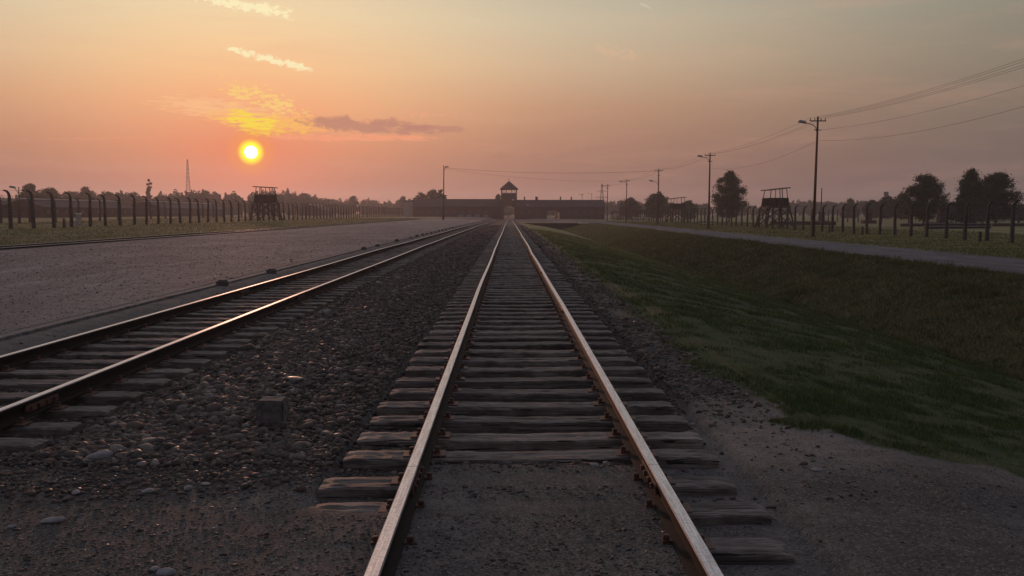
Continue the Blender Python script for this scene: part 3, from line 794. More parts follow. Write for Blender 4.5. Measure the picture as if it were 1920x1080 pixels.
def fence(x0, side, y0, n, step, label, wires=True, tilt=.032, seed=4, sc=1.):
    r = random.Random(seed); root = empty('barbed_wire_fence', (x0, y0, 0)); tag(root, label, 'fence', 'barbed wire fences on concrete posts')
    me = post_mesh(side); pos = []
    for i in range(n):
        y = y0+i*step+r.uniform(-.12, .12); z = gz(x0, y)
        p = bpy.data.objects.new('post', me); link(p); p.parent = root; dx = r.uniform(-.06, .06)
        p.location = (dx, y-y0, z); p.rotation_euler = (r.uniform(-tilt, tilt), r.uniform(-tilt, tilt), r.uniform(-.1, .1)); s = sc*r.uniform(.98, 1.02); p.scale = (s, s, s)
        pos.append((dx, y-y0, z))
    if wires:
        w = MB()
        for k in range(11):
            zo, xo = (.45+.29*k, -.15*side) if k < 10 else (3.58, .42*side)
            for a, b in zip(pos[:-1], pos[1:]):
                w.tube([(a[0]+xo, a[1], a[2]+zo*sc), (b[0]+xo, b[1], b[2]+zo*sc)], .009, 3, cap=False)
        w.build('barbed_wire', M['wire'], root)
    return root
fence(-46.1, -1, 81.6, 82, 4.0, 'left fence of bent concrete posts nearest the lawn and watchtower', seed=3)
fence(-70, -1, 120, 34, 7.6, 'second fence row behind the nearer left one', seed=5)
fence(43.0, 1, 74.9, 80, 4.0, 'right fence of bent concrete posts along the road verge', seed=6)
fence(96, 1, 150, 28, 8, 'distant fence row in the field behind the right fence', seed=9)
# short warning stubs before the fences
st0 = None
for x_, y_, lab in ((40.5, 79.3, 'short concrete stub in front of the nearest right fence posts'), (40.4, 105.5, 'short concrete stub before the right fence, just right of the nearest lamp pole'),
                (40.6, 117, 'short concrete stub before the right fence, behind the nearest lamp pole'), (40.6, 131.5, 'short concrete stub at the foot of the nearest right watchtower'),
                (-45.0, 93.5, 'short dark stub before the left fence, beside the pale pillar')):
    if st0 is None:
        k = MB(); k.box((0, 0, .42), (.22, .22, 1.0), taper=.85); st0 = k.build('warning_stub', M['post'], bevel=.02); o = st0
    else: o = st0.copy(); link(o)
    o.location = (x_, y_, gz(x_, y_)); tag(o, lab, 'stub post', 'short stub posts in front of the fences')
pl = empty('memorial_pillar', (-49.8, 107, gz(-49.8, 107))); tag(pl, 'pale square pillar with a white cap behind the left fence', 'pillar')
MB().box((0, 0, .6), (.42, .42, 1.4), taper=.95).build('shaft', M['plaster'], pl); MB().box((0, 0, 1.36), (.52, .52, .14)).build('cap', M['white'], pl)
MB().box((0, 0, .02), (1.5, .9, .12)).build('base', M['concrete'], pl)

# ------------------------------------------------------------------ watchtowers
def watchtower(x, y, rz, label, mirror=1, s=1.):
    root = empty('watchtower', (x, y, gz(x, y)), rz); tag(root, label, 'watchtower', 'wooden watchtowers along the fences'); root.scale = (s, s, s)
    zf, zw, B, Fh, Wt = 3.45, 4.95, 2.45, 1.72, 1.55
    lerp = lambda z: B+(Wt-B)*z/zw if False else B+(Fh-B)*z/zf if z < zf else Fh+(Wt-Fh)*(z-zf)/(zw-zf)
    for sx in (-1, 1):
        for sy in (-1, 1):
            MB().bar((sx*B, sy*B, -.2), (sx*Fh, sy*Fh, zf), .22).build('leg', M['tower'], root)
    for ax in (0, 1):
        for s_ in (-1, 1):
            b = MB()
            P = lambda u, z: (u*lerp(z), s_*(lerp(z)+.09), z) if ax == 0 else (s_*(lerp(z)+.09), u*lerp(z), z)
            b.bar(P(-1, .15), P(.95, zf-.2), .09, .17); b.bar(P(1, .15), P(-.95, zf-.2), .09, .17)
            b.bar(P(-1, 1.7), P(0, 3.3), .08, .12)
            b.build('brace', M['tower'], root)
    MB().box((0, 0, zf), (Fh*2+.3, Fh*2+.3, .16)).build('floor', M['tower'], root)
    r = random.Random(int(x*10)); w = MB()
    for ax in (0, 1):
        for s_ in (-1, 1):
            u = -1.0
            while u < 1:
                wd = .17
                if r.random() > .10:
                    z0, z1 = zf+.10, zw+r.uniform(-.04, .02)
                    A = (u+.05)
                    P = lambda z: (A*lerp(z), s_*lerp(z), z) if ax == 0 else (s_*lerp(z), A*lerp(z), z)
                    w.bar(P(z0), P(z1), wd if ax == 0 else .03, .03 if ax == 0 else wd)
                u += .112
            Q = lambda u, z: (u*lerp(z), s_*(lerp(z)+.05), z) if ax == 0 else (s_*(lerp(z)+.05), u*lerp(z), z)
            w.bar(Q(-1.02, zw), Q(1.02, zw), .08, .12); w.bar(Q(-1.02, zf+.2), Q(1.02, zf+.2), .08, .1)
    w.build('cabin_wall', M['tower'], root)
    sl = .11*mirror
    for sx in (-1, -.42, .42, 1):
        for sy in (-1, 1):
            if abs(sx) < 1 and sy > 0: continue
            zt = 6.38+sl*sx*1.35*1.0
            MB().bar((sx*1.5, sy*1.5, zw-.3), (sx*1.32, sy*1.35, zt), .10).build('roof_post', M['tower'], root)
    MB().box((0, 0, 6.46), (3.75, 3.5, .16), Matrix.Rotation(-math.atan(sl), 3, 'Y')).build('roof', M['tower'], root)
    lad = MB()
    for sx in (-.25, .25): lad.bar((sx, -B-1.0, 0), (sx, -Fh-.1, zf+.1), .07)
    for k in range(9):
        t = (k+.7)/9.6; lad.bar((-.25, -B-1.0+(B-Fh+.9)*t, zf*t), (.25, -B-1.0+(B-Fh+.9)*t, zf*t), .05)
    if mirror < 0: lad.build('ladder', M['tower'], root)
    return root
watchtower(44.0, 153, .12, 'watchtower standing at the right fence behind the nearest lamp pole', 1)
watchtower(44.4, 244, .1, 'middle watchtower on the right, beyond the second lamp pole', 1)
watchtower(44.0, 352, .1, 'farthest right watchtower, small beside the gatehouse end', 1, .95)
watchtower(-46.3, 176, -.1, 'lone watchtower at the left fence, under the low sun', -.45, .98)

# ------------------------------------------------------------------ lamp poles and cables
POLES = []
def lamp_pole(x, y, H, label, arm=-1, lean=.0, wood='pole', ztop_lamp=-.9, cross=True, hh=1.0, reach=1.6, group='power poles with street lamps'):
    z = gz(x, y); root = empty('lamp_pole', (x, y, z)); tag(root, label, 'lamp pole', group)
    lx = lean*H
    MB().tube([(0, 0, .0), (lx, 0, H)], .16*hh, 8, .095*hh).build('pole', M[wood], root, True)
    MB().box((-.10, 0, .9), (.30, .26, 2.2), taper=.8).build('footing', M['poledark'], root)
    if cross:
        c = MB(); c.box((lx, .0, H-.42), (1.6, .09, .10))
        for k in (-.74, -.3, .3, .74): c.tube([(lx+k, 0, H-.38), (lx+k, 0, H-.16)], .04, 6)
        c.box((lx, 0, H-1.3), (.75, .07, .07)); c.build('crossarm', M['dkmetal'], root)
    a = MB(); za = H+ztop_lamp-.6; l2 = lean*za
    a.tube([(l2+arm*.1, 0, za), (l2+arm*.18, 0, za+.35), (l2+arm*.45, 0, za+.6), (l2+arm*(reach-.35), 0, za+.85)], .045, 6); a.build('lamp_arm', M['metal'], root)
    h = MB(); R_ = Matrix.Rotation(arm*-.18, 3, 'Y')
    h.box((l2+arm*(reach-.1), 0, za+.90), (.86, .34, .26), R_, .7); h.build('lamp_head', M['metal'], root, bevel=.04)
    POLES.append((x, y, z, H, lx)); return root
names = ['nearest lamp pole, tallest beside the road', 'second lamp pole along the road, before the round tree',
         'third lamp pole along the road with its lamp mounted low', 'fourth lamp pole along the road', 'fifth lamp pole, at the right end of the gatehouse']
for i, (yy_, H) in enumerate(((91, 11.75), (139, 11.35), (186.5, 11.2), (237, 10.9), (283, 11.1))):
    lamp_pole(30, yy_, H, names[i], -1, .013 if i == 0 else .004, ztop_lamp=(-.8 if i != 2 else -2.7), hh=(1 if i < 3 else .9))
lamp_pole(30, 43, 11.6, 'lamp pole out of view beside the camera', -1)      # carries the cables that leave the frame
lamp_pole(-13.95, 196, 11.5, 'lone tall pole with a small lamp left of the tracks', 1, .012, 'poledark', -.6, False, .9, .75)
lamp_pole(34, 432, 11.6, 'small lamp pole left of two behind the gatehouse roof', -1, 0, 'poledark', -.5, True, .8, group='far lamp poles behind the gatehouse')
lamp_pole(38.8, 436, 12.2, 'small lamp pole right of two behind the gatehouse roof', -1, 0, 'poledark', -.5, False, .8, 1.9, group='far lamp poles behind the gatehouse')
def cable(a, b, sag, label, r=.012, group='overhead power cables'):
    a = Vector(a); b = Vector(b); n = 20
    pts = [a+(b-a)*(i/n)-Vector((0, 0, sag*4*(i/n)*(1-i/n))) for i in range(n+1)]
    o = MB().tube(pts, r, 4).build('overhead_cable', M['dkmetal']); return tag(o, label, 'cable', group)
PP = [POLES[5]]+POLES[:5]
seg = ['leaving the frame from the nearest pole', 'between the nearest and second lamp poles', 'between the second and third lamp poles', 'between the third and fourth lamp poles', 'between the fourth and fifth lamp poles']
CL = [(-.74, -.14, 'outer left top cable'), (-.3, -.14, 'inner left top cable'), (.3, -.14, 'inner right top cable'), (.74, -.14, 'outer right top cable'), (.3, -1.28, 'upper middle cable'), (.12, -2.3, 'lowest cable')]
for i in range(5):
    A, B_ = PP[i], PP[i+1]
    for k, (dx, dz, nm) in enumerate(CL):
        if (k in (1, 4) and i > 0) or (k == 5 and i > 1): continue
        cable((A[0]+A[4]+dx, A[1], A[2]+A[3]+dz), (B_[0]+B_[4]+dx, B_[1], B_[2]+B_[3]+dz), .55+.12*(k > 3)+.35*(k == 5), f'{nm} {seg[i]}', .009 if i == 0 else .010)
L_ = POLES[6]; Q = POLES[2]
cable((L_[0]+L_[4], L_[1], L_[2]+L_[3]-.5), (Q[0], Q[1], Q[2]+Q[3]-.4), .75, 'long sagging cable crossing from the lone left pole to the third lamp pole', .02)
cable((L_[0]+L_[4], L_[1], L_[2]+L_[3]-.7), (POLES[3][0], POLES[3][1], POLES[3][2]+POLES[3][3]-.4), .9, 'long sagging cable crossing from the lone left pole to the fourth lamp pole', .014)

# ------------------------------------------------------------------ gatehouse
GY = 380.0
def gatehouse():
    root = empty('gatehouse', (0, GY, 0)); tag(root, 'long dark brick gatehouse with central tower over the railway arch', 'building')
    z0 = -1.6; D = 10.5
    PX_ = lambda px: (px-955)*.22
    def arch(x0, x1, zs, n=10):              # arch curve from right spring to left spring
        c = (x0+x1)/2; r = (x1-x0)/2; rise = r*.35
        return [(c+r*math.cos(math.pi*i/n), zs+rise*math.sin(math.pi*i/n)) for i in range(n+1)]
    def wall_with_arch(a, b, x0, x1, zs, zt, y0, y1):
        w = MB()
        w.prism([(a, z0), (x0, z0), (x0, zs), (x0, zt), (a, zt)], y0, y1)
        w.prism([(x1, z0), (b, z0), (b, zt), (x1, zt), (x1, zs)], y0, y1)
        ar = arch(x0, x1, zs)
        for (p, q) in zip(ar[:-1], ar[1:]): w.prism([(q[0], q[1]), (p[0], p[1]), (p[0], zt), (q[0], zt)], y0, y1)
        return w
    # wings: long walls front and back, gables, pitched roofs
    def wing(xa, xb, ze, zr, hole=None):
        for yy0, yy1 in ((0, .5), (D-.5, D)):
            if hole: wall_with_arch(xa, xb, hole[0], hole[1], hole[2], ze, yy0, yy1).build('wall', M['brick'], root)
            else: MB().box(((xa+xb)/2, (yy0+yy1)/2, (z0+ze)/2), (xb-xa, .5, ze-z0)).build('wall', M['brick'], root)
        for xe in (xa, xb-.5):
            g = MB(); pts = [(.5, z0), (D-.5, z0), (D-.5, ze), (D/2, zr-.25), (.5, ze)]
            n = len(pts); b = len(g.v); g.v += [(xe, p, q) for p, q in pts]+[(xe+.5, p, q) for p, q in pts]
            g.f.append(tuple(reversed(range(n)))); g.f.append(tuple(range(n, 2*n)))
            for i in range(n):
                j = (i+1) % n; g.f.append((i, j, n+j, n+i))
            g.build('gable', M['brick'], root)
        if hole:
            for xx in (hole[0]-.35, hole[1]+.0):
                MB().box((xx+.17, D/2, (z0+hole[2])/2), (.34, D-1, hole[2]-z0)).build('passage_wall', M['plaster'], root)
            MB().box(((hole[0]+hole[1])/2, D/2, hole[2]+1.3), (hole[1]-hole[0]+.7, D-1, .2)).build('passage_ceiling', M['plaster'], root)
        r = MB(); o = .45; t = .22
        for s in (0, 1):
            ya, yb = (-o, D/2) if s == 0 else (D+o, D/2)
            za = ze-.15
            P = [(xa-.3, ya, za), (xb+.3, ya, za), (xb+.3, yb, zr), (xa-.3, yb, zr)]
            P2 = [(p[0], p[1], p[2]+t) for p in P]
            r.poly(P+P2, [(3,2,1,0),(4,5,6,7),(0,1,5,4),(1,2,6,5),(2,3,7,6),(3,0,4,7)])
        return r.build('roof', M['roof'], root)
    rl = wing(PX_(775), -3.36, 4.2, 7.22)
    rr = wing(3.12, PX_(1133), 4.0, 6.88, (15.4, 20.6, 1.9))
    ch = [(6.3, .5, 1.0, rr), (11.3, 1.0, .95, rr), (21.3, .5, 1.0, rr), (25.8, .5, .9, rr), (-31, .3, .5, rl)]
    for x, w, h, par in ch: MB().box((x, D/2, 7.0+h/2), (w, .8, h+.9)).build('chimney', M['brick'], par)
    MB().tube([(11.9, D/2, 7), (12.6, D/2, 9.6)], .03, 4).build('aerial', M['dkmetal'], root)
    # tower: shaft with arch, glazed look-out, pyramid roof
    xa, xb = -3.36, 3.12; ty0, ty1 = -1.2, 6.2
    for y0_, y1_ in ((ty0, ty0+.6), (ty1-.6, ty1)):
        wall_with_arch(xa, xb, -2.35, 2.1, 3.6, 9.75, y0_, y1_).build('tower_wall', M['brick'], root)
    for xx in (xa, xb-.6): MB().box((xx+.3, (ty0+ty1)/2, (z0+9.75)/2), (.598, ty1-ty0-1.2, 9.75-z0)).build('tower_wall', M['brick'], root)
    MB().box(((xa+xb)/2, (ty0+ty1)/2, 4.9), (xb-xa-1.2, ty1-ty0-1.2, .25)).build('tower_floor', M['plaster'], root)
    MB().box(((xa+xb)/2, (ty0+ty1)/2, 9.62), (xb-xa+.12, ty1-ty0+.12, .25)).build('string_course', M['concrete'], root)
    # look-out posts and mullions
    p = MB()
    for yy1 in (ty0+.2, ty1-.2):
        for xx, w in ((xa+.25, .5), (xb-.25, .5), (xa+2.15, .3), (xb-2.15, .3)): p.box((xx, yy1, 10.5), (w, .3, 1.55))
    for xx in (xa+.2, xb-.2):
        for q in (ty0+2.6, ty1-2.6): p.box((xx, q, 10.5), (.3, .3, 1.55))
    p.build('lookout_post', M['brick'], root)
    for yy1 in (ty0+.2, ty1-.2):
        for c in (-2.08, -.12, 1.84):
            f = MB()
            for k in (-.33, 0.02, .37): f.box((c+k, yy1, 10.5), (.07, .08, 1.5))
            f.box((c, yy1, 9.83), (1.5, .1, .1)); f.box((c, yy1, 11.18), (1.5, .1, .1))
            f.build('lookout_window', M['frame'], root)
    cxm, cym = (xa+xb)/2, (ty0+ty1)/2; e = .5; zb = 11.25
    c = MB(); P = [(xa-e, ty0-e, zb), (xb+e, ty0-e, zb), (xb+e, ty1+e, zb), (xa-e, ty1+e, zb)]
    c.poly(P+[(q[0], q[1], zb+.25) for q in P]+[(cxm, cym, 14.85)], [(3,2,1,0),(0,1,5,4),(1,2,6,5),(2,3,7,6),(3,0,4,7),(4,5,8),(5,6,8),(6,7,8),(7,4,8)])
    tr = c.build('tower_roof', M['roof'], root)
    MB().tube([(cxm-.1, cym, 14.7), (cxm-.1, cym, 15.7)], .07, 6).box((cxm-.1, cym, 15.62), (.42, .3, .22)).build('finial', M['dkmetal'], tr)
    # windows in the wings and small pale fittings
    for x in list(np.arange(-36.5, -6, 3.4))+[5.2, 8.4, 11.6, 24, 27.4, 30.8, 34.2, 37.2]:
        f = MB(); z = 2.0
        for k in (-.6, 0, .6): f.box((x+k, -.04, z), (.08, .1, 1.5))
        for k in (-.75, 0, .75): f.box((x, -.045, z+k), (1.28, .1, .08))
        w = f.build('window', M['frame'], root)
        MB().box((x, -.005, z), (1.2, .03, 1.5)).build('pane', M['glass'], w)
    for x in (-20, -16.6, -13.2, -9.6):
        MB().box((x, -.06, -.2), (2.1, .14, 2.1)).build('door', M['bluedoor'], root)
    for (x, y_, z) in ((1.6, ty0-.12, 7.0), (7.6, -.62, 5.0)):
        MB().tube([(x, y_-.1, z), (x, y_+.05, z)], .3, 12).build('wall_lamp', M['white'], root)
    MB().box((-.1, ty0-.3, -.05), (4.3, .12, .14)).build('cross_bar', M['plaster'], root)
    # gate leaves folded back and low cross bar
    for s in (-1, 1):
        g = MB(); x = s*2.0
        for k in range(8): g.bar((x*1.05+s*.0, -1.3-k*.26, -.8), (x*1.05, -1.3-k*.26, 2.6), .05)
        for z in (-.7, .9, 2.5): g.bar((x*1.05, -1.3, z), (x*1.05, -3.15, z), .07)
        g.build('gate_leaf', M['dkmetal'], root)
    return root
m_, g_, b_ = mat('blue_grey_door', .6); b_.inputs['Base Color'].default_value = (.13, .15, .19, 1); M['bluedoor'] = m_
gatehouse()
an = empty('annex', (-41.6, GY+1, 0)); tag(an, 'pale plastered annex at the left end of the gatehouse', 'building')
MB().box((0, 5, 2.3), (3.8, 9.5, 8.2)).build('wall', M['plaster'], an); MB().box((0, 5, 6.5), (4.2, 10, .25)).build('roof', M['roof'], an)
hw = MB(); hw.box((8.6, 198.85, -1.45), (12.4, .3, 1.95)); o = hw.build('culvert_headwall', M['dkwall'], bevel=.03); tag(o, 'dark concrete wall closing the far end of the ditch', 'retaining wall')

# small dark car seen through the right passage
def car(x, y, rz, label):
    root = empty('parked_car', (x, y, gz(x, y)+.02), rz); tag(root, label, 'car'); root.scale = (1, 1, 1)
    b = MB(); b.prism([(-2.1, .3), (2.1, .3), (2.15, .75), (1.2, .92), (-1.9, .95), (-2.15, .8)], -.82, .82); b.build('body', M['carpaint'], root, bevel=.06)
    c = MB(); c.poly([(-1.6,-.78,.93),(1.15,-.78,.9),(1.15,.78,.9),(-1.6,.78,.93),(-1.2,-.62,1.45),(.45,-.62,1.45),(.45,.62,1.45),(-1.2,.62,1.45)], [(3,2,1,0),(4,5,6,7),(0,1,5,4),(1,2,6,5),(2,3,7,6),(3,0,4,7)])
    c.build('cabin', M['glass'], root)
    for sx in (-1.3, 1.3):
        for sy in (-.76, .76): MB().tube([(sx, sy-.1, .32), (sx, sy+.1, .32)], .32, 14).build('wheel', M['dkmetal'], root)
    return root
m_, g_, b_ = mat('dark_red_paint', .3); b_.inputs['Base Color'].default_value = (.10, .02, .02, 1); M['carpaint'] = m_
car(20.6, 402, 1.45, 'small dark red car seen through the right passage of the gatehouse')

# ------------------------------------------------------------------ barracks, ruins, masts
def barrack(x, y, L, W, ze, zr, rz, label, group='long barracks behind the left fence'):
    root = empty('barrack', (x, y, gz(x, y)), rz); tag(root, label, 'barrack', group)
    w = MB(); w.prism([(-W/2, -.3), (W/2, -.3), (W/2, ze), (0, zr), (-W/2, ze)], 0, L); w.build('wall', M['brick'], root)
    r = MB()
    for s in (-1, 1):
        P = [(s*(W/2+.5), -.4, ze-.25), (0, -.4, zr+.05), (0, L+.4, zr+.05), (s*(W/2+.5), L+.4, ze-.25)]; P2 = [(a, b, c+.16) for a, b, c in P]
        f = [(0,1,2,3),(7,6,5,4),(1,0,4,5),(2,1,5,6),(3,2,6,7),(0,3,7,4)]; r.poly(P+P2, f if s > 0 else [q[::-1] for q in f])
    rf = r.build('roof', M['roof'], root)
    MB().box((0, L/2, zr+.30), (.9, L, .22)).build('ridge', M['white'], rf)  # white strip paints the sky's highlight along the roof top
    for k in range(int(L/5)):
        for s in (-1, 1): MB().box((s*(W/2+.01), 3+k*5, 1.6), (.06, 1.1, .8)).build('window', M['frame'], root)
    for k in (.3, .7): MB().box((0, L*k, zr+.7), (.7, .7, 1.4)).build('chimney', M['brick'], root)
    return root
barrack(-131, 200, 42, 10, 2.7, 4.3, .02, 'leftmost long barrack behind the left fence')
barrack(-120, 228, 60, 10, 2.8, 4.5, .03, 'long barrack with a pale ridge left of centre behind the left fence')
barrack(-118, 300, 80, 10, 3.0, 4.8, .05, 'farthest barrack, hazy behind the fence left of the watchtower')
barrack(-95, 440, 60, 10, 3.0, 5.2, .1, 'low hazy barrack right of the left watchtower')
def ruin(x, y, w, h, label):
    root = empty('brick_chimney', (x, y, gz(x, y))); tag(root, label, 'chimney', 'brick remains in the field behind the right fence')
    MB().box((0, 0, .35), (w*2.4, w*1.6, .9)).build('hearth', M['brick'], root); MB().box((0, 0, h/2), (w, w, h), taper=.85).build('stack', M['brick'], root); MB().box((0, 0, h), (w*1.1, w*1.1, .15)).build('cap', M['brick'], root)
ruin(82.5, 176, 1.5, 3.6, 'standing brick chimney left of the two big trees')
ruin(88, 226, 1.3, 2.4, 'low brick stack behind the middle of the right fence')
ruin(71, 210, 1.2, 2.6, 'slender brick stack behind the nearest lamp pole')
def lowwall(x, y, L, label, z=.75, m='brick', nrail=0):
    root = empty('low_wall', (x, y, gz(x, y))); tag(root, label, 'low wall', 'low brick footings behind the right fence')
    MB().box((0, 0, z/2-.1), (L, .6, z)).build('wall', M[m], root); MB().box((0, 0, z-.06), (L+.1, .75, .1)).build('coping', M['concrete'], root)
lowwall(78, 165, 16, 'long low brick footing left of the standing chimney')
lowwall(100, 168, 24, 'long low brick footing under the two big trees')
lowwall(68, 140, 10, 'short low brick footing behind the right fence posts', .6)
lowwall(63, 198, 14, 'far low brick footing beyond the nearest right watchtower', .8)
def rails_fence(x, y, L, label):
    root = empty('barrier_rail', (x, y, gz(x, y))); tag(root, label, 'barrier', 'pale two rail barriers behind the fence')
    for z in (.45, 1.1): MB().box((0, 0, z), (L, .08, .14)).build('rail', M['plaster'], root)
    for k in range(4): MB().box((-L/2+.1+k*(L-.2)/3, .1, .5), (.12, .12, 1.4)).build('post', M['post'], root)
rails_fence(38.5, 180, 2.6, 'pale two rail barrier right beside the second lamp pole')
rails_fence(33, 232, 4.2, 'pale two rail barrier between the third and fourth lamp poles')

def lattice(x, y, H, w, label, arms=(), m='dkmetal', name='lattice_mast'):
    root = empty(name, (x, y, gz(x, y)-.3)); tag(root, label, 'mast'); b = MB(); n = max(6, int(H/3.2))
    R = lambda z: w/2*(1-z/H*.86)
    cr = ((-1,-1),(1,-1),(1,1),(-1,1))
    for i in range(4): b.bar((cr[i][0]*R(0), cr[i][1]*R(0), 0), (cr[i][0]*R(H), cr[i][1]*R(H), H), .16)
    for k in range(n):
        za, zb = H*k/n, H*(k+1)/n
        for i in range(4):
            j = (i+1) % 4
            b.bar((cr[i][0]*R(za), cr[i][1]*R(za), za), (cr[j][0]*R(zb), cr[j][1]*R(zb), zb), .1)
            b.bar((cr[j][0]*R(za), cr[j][1]*R(za), za), (cr[i][0]*R(zb), cr[i][1]*R(zb), zb), .1)
    b.build('lattice', M[m], root)
    for za, L in arms: MB().bar((-L, 0, za), (L, 0, za), .18).bar((-L, 0, za), (0, 0, za+1.2), .1).bar((L, 0, za), (0, 0, za+1.2), .1).build('arm', M[m], root)
    return root
lattice(-277, 800, 47.5, 4.6, 'tall lattice mast rising over the trees left of the sun', ((31, .9),))
lattice(60, 600, 22, 3.6, 'lattice pylon with cross arms beside the fifth lamp pole', ((13, 4.0), (17, 3.2)))
lattice(80, 470, 9, 1.0, 'tiny lattice mast over the far trees right of the middle watchtower')
tm = empty('telecom_mast', (-194, 500, 0)); tag(tm, 'mast with round antennas above the left treeline', 'mast')
MB().tube([(0, 0, 0), (0, 0, 19)], .35, 8, .22).build('shaft', M['dkmetal'], tm)
for k, (dx, dz) in enumerate(((-.9, 17), (.9, 17.4), (-.2, 19.2), (.7, 15.4))): MB().tube([(dx, -.3, dz), (dx, .3, dz)], .7, 12).build('antenna', M['dkmetal'], tm)
tp = MB().tube([(0, 0, 0), (0, 0, 8.0)], .13, 6, .1).build('bare_pole', M['poledark']); tp.location = (67.5, 200, gz(67.5, 200)-.1); tag(tp, 'thin bare pole in the field just right of the nearest lamp pole', 'pole')
tp = MB().tube([(0, 0, 0), (0, 0, 8.6)], .15, 6, .1).build('bare_pole', M['poledark']); tp.location = (58.5, 270, gz(58, 270)-.1); tag(tp, 'thin bare pole left of the second lamp pole', 'pole')
lamp_pole(-64.5, 122, 4.7, 'short curved street lamp behind the left fence at the edge of the view', -1, 0, 'poledark', -.3, False, .6, .9, group='short lamp behind the left fence')
wt = empty('water_tower', (260.7, 640, 0)); tag(wt, 'hazy slim tower with a wide head above the right treeline', 'tower')
MB().tube([(0, 0, 0), (0, 0, 14)], .7, 10, .6).build('shaft', M['dkmetal'], wt); MB().tube([(0, 0, 13.2), (0, 0, 14.6), (0, 0, 16.2)], 1.6, 12).build('head', M['dkmetal'], wt)

# ------------------------------------------------------------------ trees
def leaves(P, size, name, m, parent=None):
    n = len(P); d1 = RNG.normal(size=(n, 3)); d1 /= np.linalg.norm(d1, axis=1, keepdims=True)
    d2 = np.cross(d1, RNG.normal(size=(n, 3))); d2 /= np.linalg.norm(d2, axis=1, keepdims=True)
    s = (size*RNG.uniform(.55, 1.35, n))[:, None]
    V = np.stack([P+d1*s, P+d2*s*.6, P-d1*s*.8, P-d2*s*.6], 1).reshape(-1, 3)
    return mesh_np(name, V, np.arange(n*4).reshape(-1, 4), m, parent)
def tree(x, y, H, W, label, kind='round', n=5200, leaf=.26, group='trees in the field', seed=0, base=.0, m='leaf'):
    global RNG
    rg = np.random.default_rng(seed+11); root = empty('tree', (x, y, gz(x, y)-.1)); tag(root, label, 'tree', group)
    tr = MB(); tr.tube([(0, 0, 0), (W*.015, 0, H*.25), (-W*.01, 0, H*.55), (0, 0, H*.85)], .022*H, 8, .005*H)
    nc = 420; ph = rg.uniform(0, 6.28, 8); cs = []
    while len(cs) < nc:
        t = rg.random(); a = rg.uniform(0, 6.28); z0_ = .13 if kind != 'cone' else .08
        if kind == 'round': prof = max(.0, math.sin(math.pi*(.14+.84*t)))**.55*(1-.12*t)
        elif kind == 'cone': prof = (1-t)**.72*.96+.05
        else: prof = (.55+.45*min(1, t*2.2))*(1-max(0, t-.35)/.65*1.0)**.55*(1 if t < .97 else .5)
        lump = 1+.16*math.sin(3*a+ph[0]+7*t)+.13*math.sin(5*a+ph[1]-11*t)+.12*math.sin(17*t+ph[2]+a)
        if rg.random() > (prof+.15): continue
        rho = rg.random()**.42; R_ = W/2*prof*min(lump, 1.25)*.93
        c = np.array([math.cos(a)*R_*rho, math.sin(a)*R_*rho, H*(z0_+(.965-z0_)*t)])
        hole = math.sin(c[0]*1.5+ph[3])+math.sin(c[1]*1.5+ph[4])+math.sin(c[2]*1.7+ph[5])
        if hole < -.85 and rho > .3: continue
        cs.append(c)
    for c in cs[:46]: tr.tube([(0, 0, max(H*.10, c[2]-H*.25)), tuple(c*[.45, .45, 1]-[0, 0, H*.08]), tuple(c)], .006*H, 5, .002*H)
    tr.build('trunk', M['bark'], root)
    k = max(4, n//nc); cs = np.array(cs); rad = W*rg.uniform(.028, .062, nc)
    P = (cs[:, None, :]+rg.normal(size=(nc, k, 3))*rad[:, None, None]*[1, 1, .75]).reshape(-1, 3)
    if kind == 'birch':                       # hanging outer sprays
        k2 = 1500; a = rg.uniform(0, 6.28, k2); a = np.floor(a*3.3)/3.3+rg.normal(0, .07, k2); zt = (rg.integers(3, 8, k2)/10+rg.normal(0, .01, k2))*H; r = W/2*rg.uniform(.72, .97, k2)
        P = np.concatenate([P, np.stack([np.cos(a)*r, np.sin(a)*r, zt-rg.random(k2)*H*.09], -1)])
    leaves(P, leaf, 'crown', M[m], root)
    return root
def tx(px, Y_): return (px-955)/1728*Y_
